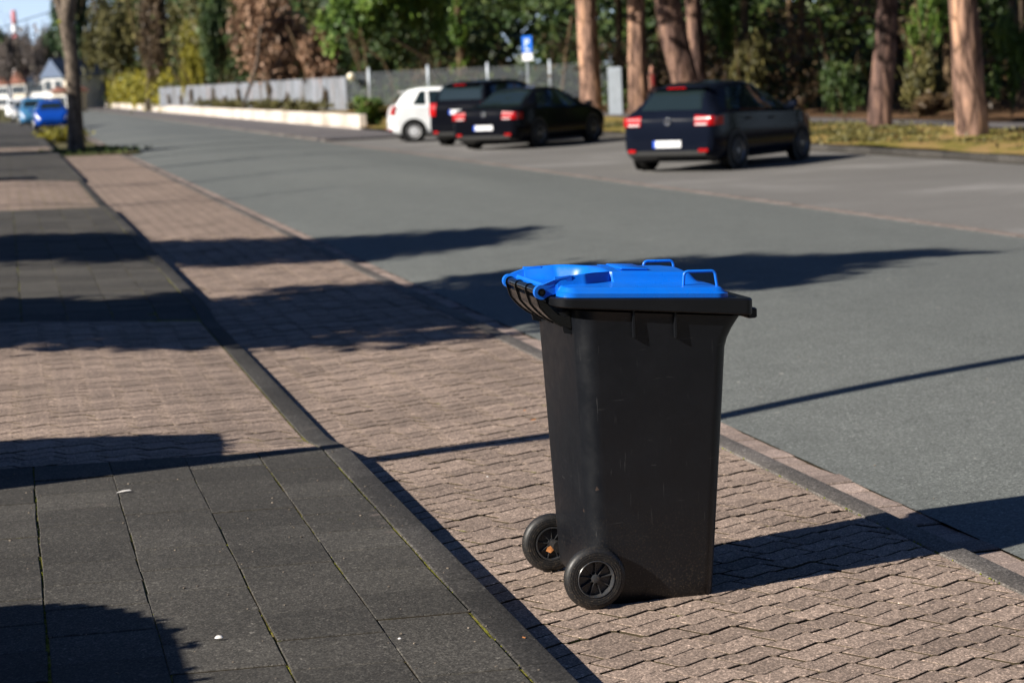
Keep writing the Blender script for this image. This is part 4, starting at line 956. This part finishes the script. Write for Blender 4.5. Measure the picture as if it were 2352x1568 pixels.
for i, (x, y, h, rr_) in enumerate([(-3.2, 29.9, 5.2, .09), (-3.4, 36.5, 6.5, .10), (-3.0, 45, 8, .16), (-3.4, 52, 9, .14), (-3.1, 66, 9, .2), (-3.3, 78, 9, .2), (-3.2, 92, 9, .25), (-3.2, 110, 9, .25)]):
    root = empty('bare_tree', (x, y, .05)); tag(root, 'bare street tree left of the pavement, number %s from the camera by its shadow band' % ['one', 'two', 'three', 'four', 'five', 'six', 'seven', 'eight'][i], 'tree', 'bare trees left of the pavement')
    b = trunk_mb([(0, 0, -.1), (.1, 0, h*.5), (0, .1, h)], [rr_, rr_*.75, rr_*.3], 12, .05, i); branches(b, (0, 0, h*.45), (0, 0, h), 8, h*.3, rr_*.35, i, .8); b.build('trunk', M['grey_bark'], root, 80)
for i, (x, y) in enumerate([(-3.5, 39.5), (-3.3, 57.2), (-3.6, 70), (-3.4, 84)]):
    hedge('property_hedge', [(x-1.2, x+1.9, y, y+1.4, .1, 1.5+.2*i)], 'boundary hedge between front gardens, %s one up the street' % ['first', 'second', 'third', 'fourth'][i], 3000, 30+i, size=.06)
# ------------------------------------------------------------------ woodland across the road
SH = {}
def shrub_mesh(mat, var, n=5200, size=.075):
    key = (mat, var, n, size)
    if key not in SH:
        rr = random.Random(hash(var) % 1000+17*var); bl = []
        for q in range(7): bl.append((rr.uniform(-.55, .55), rr.uniform(-.5, .5), rr.uniform(.25, .85), rr.uniform(.28, .45), rr.uniform(.28, .45), rr.uniform(.2, .35)))
        SH[key] = leaf_mesh('foliage', M[mat], bl, n, size, var*7+len(SH), ncl=70, surf=.4, clump=.33)
    return SH[key]
def shrub(name, label, cat, px, Y, z0, z1, wpx, mat, var, n=5200, size=None, group=None, stems=6):
    p = at(px, 200, Y); hw = wpx*Y/FPX/2; hgt = z1-z0
    sz = (size or .07)/((hw+hgt*.6)/1.6)
    root = empty(name, (p[0], Y, z0)); tag(root, label, cat, group)
    o = link('foliage', shrub_mesh(mat, var, n, round(sz, 3)), root); o.scale = (hw*1.05, hw*1.05, hgt*.95); o.rotation_euler[2] = var*.9
    b = MB(); branches(b, (0, 0, 0), (0, 0, hgt*.3), stems, hgt*.95, max(.02, hgt*.012), var+40, 1.1, .45); b.build('stems', M['twig'], root, 60)
    return root
S_ = shrub
S_('beech_tree', 'tree with dry copper brown leaves above the board fence', 'tree', 640, 117, 1.4, 8.2, 290, 'leaf_brown', 1, 9000, .16)
S_('beech_shrub', 'lower spread of copper brown leaves right of the brown tree', 'shrub', 750, 104, .6, 4.4, 130, 'leaf_brown', 2, 6000, .13)
S_('yellow_bush', 'bright yellow green bush left of the copper brown tree', 'bush', 447, 150, .7, 7.4, 80, 'leaf_yellow', 3, 5000, .14)
S_('leafy_tree', 'tree with bright green glossy leaves above the white car', 'tree', 830, 99, 2.2, 7.2, 270, 'leaf_green', 4, 9000, .13)
S_('leafy_shrub', 'green leafy shrub at the top middle right of the bright tree', 'shrub', 985, 100, 2.6, 7.2, 150, 'leaf_green', 5, 6000, .12)
S_('fir_tree', 'dark blue green conifer at the left end of the woodland', 'conifer', 165, 262, .6, 19, 150, 'leaf_blue', 6, 9000, .34)
S_('olive_tree', 'dull olive tree in front of the dark conifer', 'tree', 285, 240, .6, 14.5, 170, 'leaf_olive', 7, 8000, .26)
S_('mixed_tree', 'brownish green tree left of the yellow bush', 'tree', 370, 178, .6, 12, 120, 'leaf_tan', 8, 8000, .2)
S_('green_tree', 'dark green tree crown between yellow bush and brown tree', 'tree', 500, 140, .6, 9, 100, 'leaf_dark', 9, 7000, .18)
S_('holly_bush', 'bright green holly between the two right hand pines', 'bush', 2128, 51.5, .8, 4.4, 130, 'leaf_green', 10, 7000, .07)
S_('ivy_shrub', 'light green ivy shrub low between the two right hand pines', 'shrub', 2115, 50, .2, 2.2, 140, 'leaf_olive', 11, 5000, .06)
S_('bramble', 'low green bramble left of the dark leaning pine', 'shrub', 1935, 49.5, .2, 1.8, 120, 'leaf_dark', 12, 4500, .06)
S_('elder_bush', 'yellowish bush above the roof of the lone hatchback', 'bush', 1715, 62, .2, 2.5, 110, 'leaf_olive', 13, 4500, .07)
S_('laurel_bush', 'green leafy bush at the right picture edge behind the pale pine', 'bush', 2322, 46, .2, 2.6, 110, 'leaf_green', 14, 5000, .06)
S_('sapling', 'bright sapling leaves high between the leaning pines and the dark wood', 'shrub', 1665, 66, 2.2, 4.6, 80, 'leaf_green', 15, 3000, .08)
S_('dead_fern', 'rusty dead bracken at the foot of the holly', 'fern', 2140, 48.5, .15, .75, 150, 'leaf_tan', 16, 4000, .05)
S_('verge_shrub', 'dark low shrub at the end of the white wall', 'shrub', 850, 74.5, .1, 1.15, 90, 'leaf_green', 17, 4500, .07)
# ivy covered trunk and bare leaning stems
p = at(1062, 210, 96); root = empty('ivy_clad_tree', (p[0], 96, .6)); tag(root, 'upright trunk wrapped in pale green ivy behind the mesh fence', 'tree')
b = trunk_mb([(0, 0, 0), (0, 0, 3), (-.1, 0, 9)], [.2, .18, .12], 14, .06, 3); b.build('trunk', M['twig'], root, 80)
link('ivy', leaf_mesh('ivy', M['leaf_green'], [(-.02*z, 0, z, .34, .34, .6) for z in np.arange(.3, 8, .6)], 5000, .10, 51, ncl=70, surf=.7), root)
for i, (pts, Y, rad, lb) in enumerate([([(905, 235), (900, 185), (880, 140), (835, 105)], 95, .05, 'thin bare stem arching left behind the mesh fence'), ([(1010, 200), (985, 150), (955, 120), (900, 90)], 96, .06, 'pale curved branch arching over the mesh fence'), ([(845, 200), (838, 120), (828, 60)], 98, .05, 'thin upright stem left of the curved branches'),
     ([(2338, 250), (2333, 130), (2326, 0)], 50, .11, 'slim tan trunk at the right picture edge'), ([(2349, 240), (2349, 120), (2346, 0)], 52, .07, 'slimmest tan trunk, rightmost in the picture'), ([(1915, 230), (1900, 140), (1880, 40)], 56, .06, 'thin leaning stem in the dark wood left of the dark pine'), ([(1440, 240), (1425, 100), (1418, 0)], 80, .08, 'grey stem seen between the two left pines'), ([(1290, 230), (1300, 120), (1320, 0)], 92, .07, 'dim brown stem left of the brown pine'), ([(560, 240), (590, 150), (600, 60)], 112, .09, 'tan stem under the copper brown leaves'), ([(710, 235), (700, 150), (660, 60)], 108, .07, 'thin stem crossing the copper brown leaves'), ([(340, 235), (345, 150), (350, 80)], 180, .25, 'pale brown trunk in the ivy left of the fence')]):
    q = [at(a, c, Y) for a, c in pts]; o0 = q[0]; b = MB(); b.tube([tuple(v-np.array([o0[0], o0[1], 0])) for v in ([np.array([o0[0], Y, .1])] if o0[2] > .4 else [])+q], [rad]*(len(q)+(1 if o0[2] > .4 else 0)), 10)
    o = b.build('slender_tree', M['leaf_tan'] if i in (1, 3, 4, 8, 10) else M['twig'], None, 60); o.location = (o0[0], o0[1], 0); tag(o, lb, 'tree')
# ivy hedge before the board fence ends
me = leaf_mesh('ivy_hedge', M['leaf_yellow'], [(12.9+.0*i, 170+i*5.4, 1.6+.7*((i*7) % 3)/2, .8, 3.2, 1.5) for i in range(24)], 26000, .17, 61, ncl=260, surf=.5, clump=.4)
tag(link('ivy_hedge', me), 'long yellow green ivy hedge on top of the far end of the wall', 'hedge')
me = leaf_mesh('wall_plants', M['leaf_olive'], [(12.75+.1*(i % 3), 74+i*3.4, .85, .3, 1.4, .16) for i in range(27)]+[(13.0+.1*(i % 4), 90+i*3.2, .75, .25, 1.9, .28) for i in range(20)], 14000, .07, 62, ncl=300, surf=.3)
vn = leaf_mesh('fence_climbers', M['leaf_tan'], [(P795[0]+(P367[0]-P795[0])*t-.15, P795[1]+(P367[1]-P795[1])*t-.25, .5+h/2, .12, .35, h*.6) for t, h in ((.06, 1.0), (.13, 1.5), (.2, .8), (.27, 1.6), (.36, .7), (.42, 1.5), (.5, .9), (.57, 1.3), (.66, .7), (.72, 1.6), (.8, .8), (.9, 1.2))], 3200, .07, 64, ncl=110, surf=.2)
tag(link('fence_climbers', vn), 'brown climbing stems and dead vines hanging on the board fence', 'climbing plants', None, 'stuff')
tag(link('wall_plants', me), 'straggly green plants growing along the top of the white wall', 'plants', None, 'stuff')
# deep wood: one mass nobody could count
def woodmass(name, label, mat, blobs, n, size, seed, ncl): tag(link(name, leaf_mesh(name, M[mat], blobs, n, size, seed, ncl=ncl, surf=.1, clump=.45)), label, 'woodland', None, 'stuff')
r = random.Random(77); bl = []; bl2 = []; bl3 = []
for i in range(150):
    t = r.random(); Y = 42+t*60; x0 = 23.5+max(0, (Y-42))*.0; x = x0+r.uniform(0, 16)+r.random()*6
    if Y > 88: x = r.uniform(17, 50)
    bl.append((x, Y+r.uniform(0, 10), r.uniform(.4, 5.8), 1.6, 1.6, 1.1))
woodmass('dark_wood', 'dark evergreen undergrowth of the wood behind the pines', 'leaf_dark', bl, 60000, .15, 71, 800)
for i in range(90):
    Y = r.uniform(46, 105); x = r.uniform(23, 30) if Y < 88 else r.uniform(18, 44); bl2.append((x, Y, r.uniform(.3, 3.5), 1.1, 1.1, .8))
woodmass('brown_undergrowth', 'tan brown twigs and dead leaves within the dark wood', 'leaf_tan', bl2, 16000, .08, 72, 300)
for i in range(260):
    Y = r.uniform(128, 330); x = (13.5+max(0, 170-Y)*.03)+abs(r.gauss(0, 1))*(4+Y*.04); hz = 1.7+Y*.052
    bl3.append((x+1.5, Y, r.uniform(.8, hz), 2.2+Y*.006, 2.2+Y*.006, 1.8))
woodmass('far_wood', 'mixed olive and brown wood stretching away behind the fences', 'leaf_olive', bl3[:110], 52000, .22, 73, 700)
woodmass('far_evergreens', 'dark green evergreens within the far wood', 'leaf_dark', bl3[110:], 60000, .24, 74, 800)
# solid depth behind: trunks and a rising bank of tall trees so no sky shows through
bl4 = []
for i in range(120):
    t = i/120; Y = 60+260*t; x = 34+r.uniform(0, 14)+(110-Y)*.0; x = max(26, x) if Y < 120 else 24+r.uniform(0, 16)+Y*.02
    for z in np.arange(1, 3.5+Y*.06, 3.2): bl4.append((x, Y, z, 3.4, 3.4, 2.4))
for i in range(60):
    Y = 58+i*1.0; bl4.append((58+r.uniform(-8, 14), 45+i*1.8, r.uniform(1, 7), 4, 4, 3))
for i in range(70): bl4.append((20+i*1.1, 112+r.uniform(-3, 10), r.uniform(1, 9), 3, 3, 2.5))
woodmass('wood_depth', 'almost black depth of the wood far behind the trunks', 'leaf_dark', bl4, 90000, .42, 75, 1200)
for i in range(26):
    x = r.uniform(24, 42); Y = r.uniform(46, 100); 
    if Y < 60 and x < 25: x += 3
    b = trunk_mb([(0, 0, 0), (r.uniform(-.3, .3), 0, 4), (r.uniform(-.5, .5), 0, 14)], [r.uniform(.12, .24)]*2+[.1], 10, .05, i); 
    if i == 0: WT = empty('wood_interior', (30, 60, .1)); tag(WT, 'dim trunks standing inside the dark wood', 'woodland', None, 'stuff')
    o = b.build('trunk', M['twig'], WT, 80); o.location = (x-30, Y-60, 0)
for i in range(16):
    link('canopy', PINE_CROWN[i % 2], WT, (r.uniform(-4, 10), r.uniform(-16, 40), r.uniform(9, 13)))
# ------------------------------------------------------------------ person walking between the pines
def person(loc, rz):
    J = {'pel': (0, 0, .93), 'sp': (0, .01, 1.15), 'ch': (0, 0, 1.38), 'nk': (0, 0, 1.50), 'hd': (0, -.02, 1.60), 'ht': (0, -.02, 1.72)}
    root = empty('person', loc, rz); tag(root, 'person in an open black jacket over a red top standing behind the sunlit pine', 'person')
    def skin(name, verts, edges, rad, mat, lv=2, rt=0):
        me = bpy.data.meshes.new(name); me.from_pydata(verts, edges, []); o = bpy.data.objects.new(name, me); COL.objects.link(o); o.parent = root
        sm_ = o.modifiers.new('skin', 'SKIN'); sb = o.modifiers.new('sub', 'SUBSURF'); sb.levels = sb.render_levels = lv
        if not me.skin_vertices: me.skin_vertices.new()
        for i, q in enumerate(rad): me.skin_vertices[0].data[i].radius = q if hasattr(q, '__len__') else (q, q); me.skin_vertices[0].data[i].use_root = (i == rt)
        me.materials.append(mat); return o
    vs = [(0, 0, .93), (0, 0, 1.15), (0, 0, 1.38), (0, 0, 1.50), (0, -.02, 1.60), (0, -.02, 1.70)]; rd = [(.15, .11), (.14, .11), (.16, .11), .055, (.075, .09), (.06, .075)]; ed = [(0, 1), (1, 2), (2, 3), (3, 4), (4, 5)]
    for s in (-1, 1):
        k_ = len(vs); vs += [(s*.17, 0, 1.42), (s*.24, .03, 1.16), (s*.25, -.06, .92), (s*.25, -.09, .84)]; rd += [.06, .045, .035, .03]; ed += [(2, k_), (k_, k_+1), (k_+1, k_+2), (k_+2, k_+3)]
        for f in range(4): q = len(vs); vs += [(s*(.25-.02*f+.02), -.10, .79), (s*(.25-.02*f+.02), -.12, .755)]; rd += [.009, .007]; ed += [(k_+3, q), (q, q+1)]
        q = len(vs); vs += [(s*.21, -.13, .82)]; rd += [.01]; ed += [(k_+3, q)]
        k_ = len(vs); vs += [(s*.10, 0, .86), (s*.11, -.02*s, .48), (s*.11, .04*s, .09), (s*.12, -.12+.04*s, .04)]; rd += [.09, .06, .045, .04]; ed += [(0, k_), (k_, k_+1), (k_+1, k_+2), (k_+2, k_+3)]
    skin('body', vs, ed, rd, M['skin'])
    skin('hair', [(0, .015, 1.66), (0, 0, 1.74)], [(0, 1)], [(.08, .09), (.06, .07)], M['hair'])
    skin('shirt', [(0, -.012, .98), (0, -.012, 1.2), (0, -.012, 1.42)], [(0, 1), (1, 2)], [(.08, .12), (.08, .125), (.07, .10)], M['shirt'])
    for s in (-1, 1):
        skin('jacket_side', [(s*.07, .02, .90), (s*.08, .02, 1.2), (s*.09, .015, 1.44), (s*.19, .015, 1.42), (s*.25, .03, 1.16), (s*.26, -.05, .94)], [(0, 1), (1, 2), (2, 3), (3, 4), (4, 5)], [(.11, .15), (.11, .15), (.09, .12), .08, .065, .055], M['jacket'])
        skin('trouser_leg', [(s*.08, 0, .95), (s*.11, -.02*s, .48), (s*.11, .04*s, .10)], [(0, 1), (1, 2)], [.115, .08, .065], M['jeans'])
        b = MB(); b.box((s*.115, -.06+.04*s, .045), (.10, .28, .09), None, .03); b.build('shoe', M['trim'], root, 60)
    b = MB(); b.lathe([(0, .01), (.012, .0), (0, -.03)], (0, -.115, 1.60), 8); b.build('nose', M['skin'], root, 60)
    for s in (-1, 1):
        b = MB(); b.lathe([(.011*math.sin(a), .011*math.cos(a)) for a in np.linspace(0, math.pi, 6)], (s*.032, -.10, 1.625), 8); b.build('eye', M['trim'], root, 60)
        b = MB(); b.box((s*.083, -.01, 1.61), (.015, .035, .055), None, .005); b.build('ear', M['skin'], root)
    b = MB(); b.box((0, -.103, 1.555), (.045, .01, .010), None, .002); b.build('mouth', M['shirt'], root)
p = at(1499, 240, 66.5); person((p[0], 66.5, .14), .2)
# ------------------------------------------------------------------ far left end of the street
def house(px0, px1, pyt, pyb, Y, wallm, roofm, label, rows, cols, roofh=2.5, depth=9, name='house'):
    a, c = at(px0, pyb, Y), at(px1, pyb, Y); w = c[0]-a[0]; zt = at((px0+px1)/2, pyt, Y)[2]
    root = empty(name, ((a[0]+c[0])/2, Y, 0), -.6); tag(root, label, 'house')
    b = MB(); b.box((0, depth/2, zt/2), (w, depth, zt)); b.build('wall', wallm, root)
    b = MB(); b.prism([(-w/2-.3, zt), (w/2+.3, zt), (0, zt+roofh)], -.3, depth+.3, 'Y'); rf = b.build('roof', roofm, root)
    b = MB(); b.box((w*.2, depth*.4, zt+roofh*.8), (.7, .7, 1.4)); b.build('chimney', wallm, rf)
    for i in range(rows):
        for j in range(cols):
            b = MB(); x = -w/2+w*(j+.5)/cols; z = zt*(i+.5)/rows; b.box((x, -.01, z), (1.2, .10, 1.35)); f = b.build('window', M['render_white'], root)
            b = MB(); b.box((x, -.05, z), (1.0, .06, 1.15)); b.build('pane', M['win'], f)
house(98, 152, 178, 232, 250, M['render_white'], M['roof_slate'], 'white house with blue grey roof left of the street tree trunk', 2, 2, 2.2)
house(66, 108, 186, 236, 300, M['render_white'], M['roof_slate'], 'white rendered house behind the bare trees', 2, 3, 1.8)
house(28, 62, 192, 238, 330, M['render_cream'], M['roof_red'], 'cream house with red roof behind the bare trees', 2, 3, 2.5)
house(-20, 24, 196, 238, 370, M['render_white'], M['roof_red'], 'pale house at the left picture edge', 2, 3, 2.5)
house(118, 150, 212, 226, 205, M['render_cream'], M['roof_red'], 'low cream shed in front of the white house', 1, 2, .5, 4, 'shed')
p = at(46, 230, 900); root = empty('radio_mast', (p[0], 900, 0)); tag(root, 'slender red and white banded mast above the distant trees', 'mast')
zt = at(46, 24, 900)[2]; zz = [0, .3, .42, .53, .64, .75, .86, 1.0]
for i in range(7):
    b = MB(); b.tube([(0, 0, zt*zz[i]), (0, 0, zt*zz[i+1])], [2.2-1.2*zz[i], 2.2-1.2*zz[i+1]], 12); b.build('band', M['mast_red'] if i % 2 == 0 else M['mast_white'], root, 40)
S_('distant_conifer', 'dark conifer standing alone at the left picture edge', 'conifer', 8, 340, 6, 12.5, 40, 'leaf_blue', 18, 3000, .3)
for i, (px, Y, z1, wp) in enumerate([(10, 300, 10, 60), (50, 280, 9.6, 70), (92, 260, 9.0, 70), (128, 290, 10.5, 60), (75, 360, 14, 60), (115, 380, 16, 60), (25, 230, 8, 50)]):
    S_('bare_street_tree', 'leafless grey brown street tree before the far houses, %s' % ['first from the left edge', 'second from the left edge', 'between the mast and the white house', 'beside the trunk of the near tree', 'tall one behind the mast', 'tallest one behind the white house', 'nearest one at the left edge'][i], 'tree', px, Y, 3.5, z1, wp, 'leaf_grey', 20+i % 3, 2600, .16, 'bare trees at the end of the street')
r = random.Random(4); b = MB()
tag(link('end_of_street', leaf_mesh('end_of_street', M['leaf_grey'], [(x, 430+r.uniform(-20, 20), r.uniform(2, 11), 7, 7, 5) for x in np.arange(-30, 26, 4)], 16000, .7, 81, ncl=200, surf=.2)), 'grey brown mass of leafless trees closing the far end of the street', 'trees', None, 'stuff')
b = MB(); q = [at(-5, 66, 90), at(60, 45, 90), at(150, 18, 90)]; b.tube([tuple(v) for v in q], .018, 6); tag(b.build('overhead_cable', M['trim'], None), 'thin overhead cable crossing the sky at the top left', 'cable')

# unseen needle canopy added above the frame, shaped to keep the wood dark
r = random.Random(15); bl = []
for i in range(330):
    x = r.uniform(9.5, 24); Y = r.uniform(24, 84-.35*(24-x)); yy = Y+.35*(24-x)
    if 49.5 < yy < 54 or r.random() < .06: continue
    base_ = 1.5+(23.8-x)/1.57; lim = 1.71+.0362*Y+2.0
    low = r.uniform(1.0, 2.6) if r.random() < .3 else 0
    bl.append((x, Y, max(base_-low, lim)+.9+r.random()**1.4*3.0, 1.4, 1.4, .75))
woodmass('shade_canopy', 'unseen needle canopy added over the verge to shade the wood', 'leaf_blue', bl, 90000, .17, 91, 1300)
# unseen houses and trees added left of and behind the camera to block skylight
def sky_block_house(x, y, w, d, h, mat, label):
    root = empty('sky_block_house', (x, y, 0)); tag(root, label, 'house')
    b = MB(); b.box((0, 0, h/2), (w, d, h)); b.build('wall', mat, root)
    b = MB(); b.prism([(-w/2-.4, h), (w/2+.4, h), (0, h+w*.35)], -d/2-.4, d/2+.4, 'Y'); b.build('roof', M['roof_red'], root)
    for i in range(2):
        for j in range(3):
            b = MB(); b.box((w/2+.01, -d/2+d*(j+.5)/3, 1.5+i*2.7), (.08, 1.3, 1.3)); b.build('window', M['win'], root)
sky_block_house(-16, 4, 9, 12, 5.6, M['render_cream'], 'unseen cream house added left of the camera to block sky'); sky_block_house(-16, 22, 9, 16, 5.6, M['roof_red'], 'unseen brick house added further up on the left to block sky'); sky_block_house(-16, 42, 9, 16, 5.6, M['render_cream'], 'second unseen cream house added up the left side to block sky')
r = random.Random(19); bl = []
for i in range(150):
    a = r.uniform(-.15, 1.0)*math.pi; bl.append((4+24*math.cos(-a)*r.uniform(.8, 1.3), -4-20*abs(math.sin(a))*r.uniform(.8, 1.3)-2, r.uniform(.5, 9), 2.4, 2.4, 1.6))  # crowns out of view, added to cut sky fill and reflections
bl = [q for q in bl if q[1] < -7 and not (q[0] < -8 and q[1] > -12)]
woodmass('sky_block_trees', 'unseen dense trees added behind the camera to block sky', 'leaf_dark', bl, 60000, .3, 92, 700)
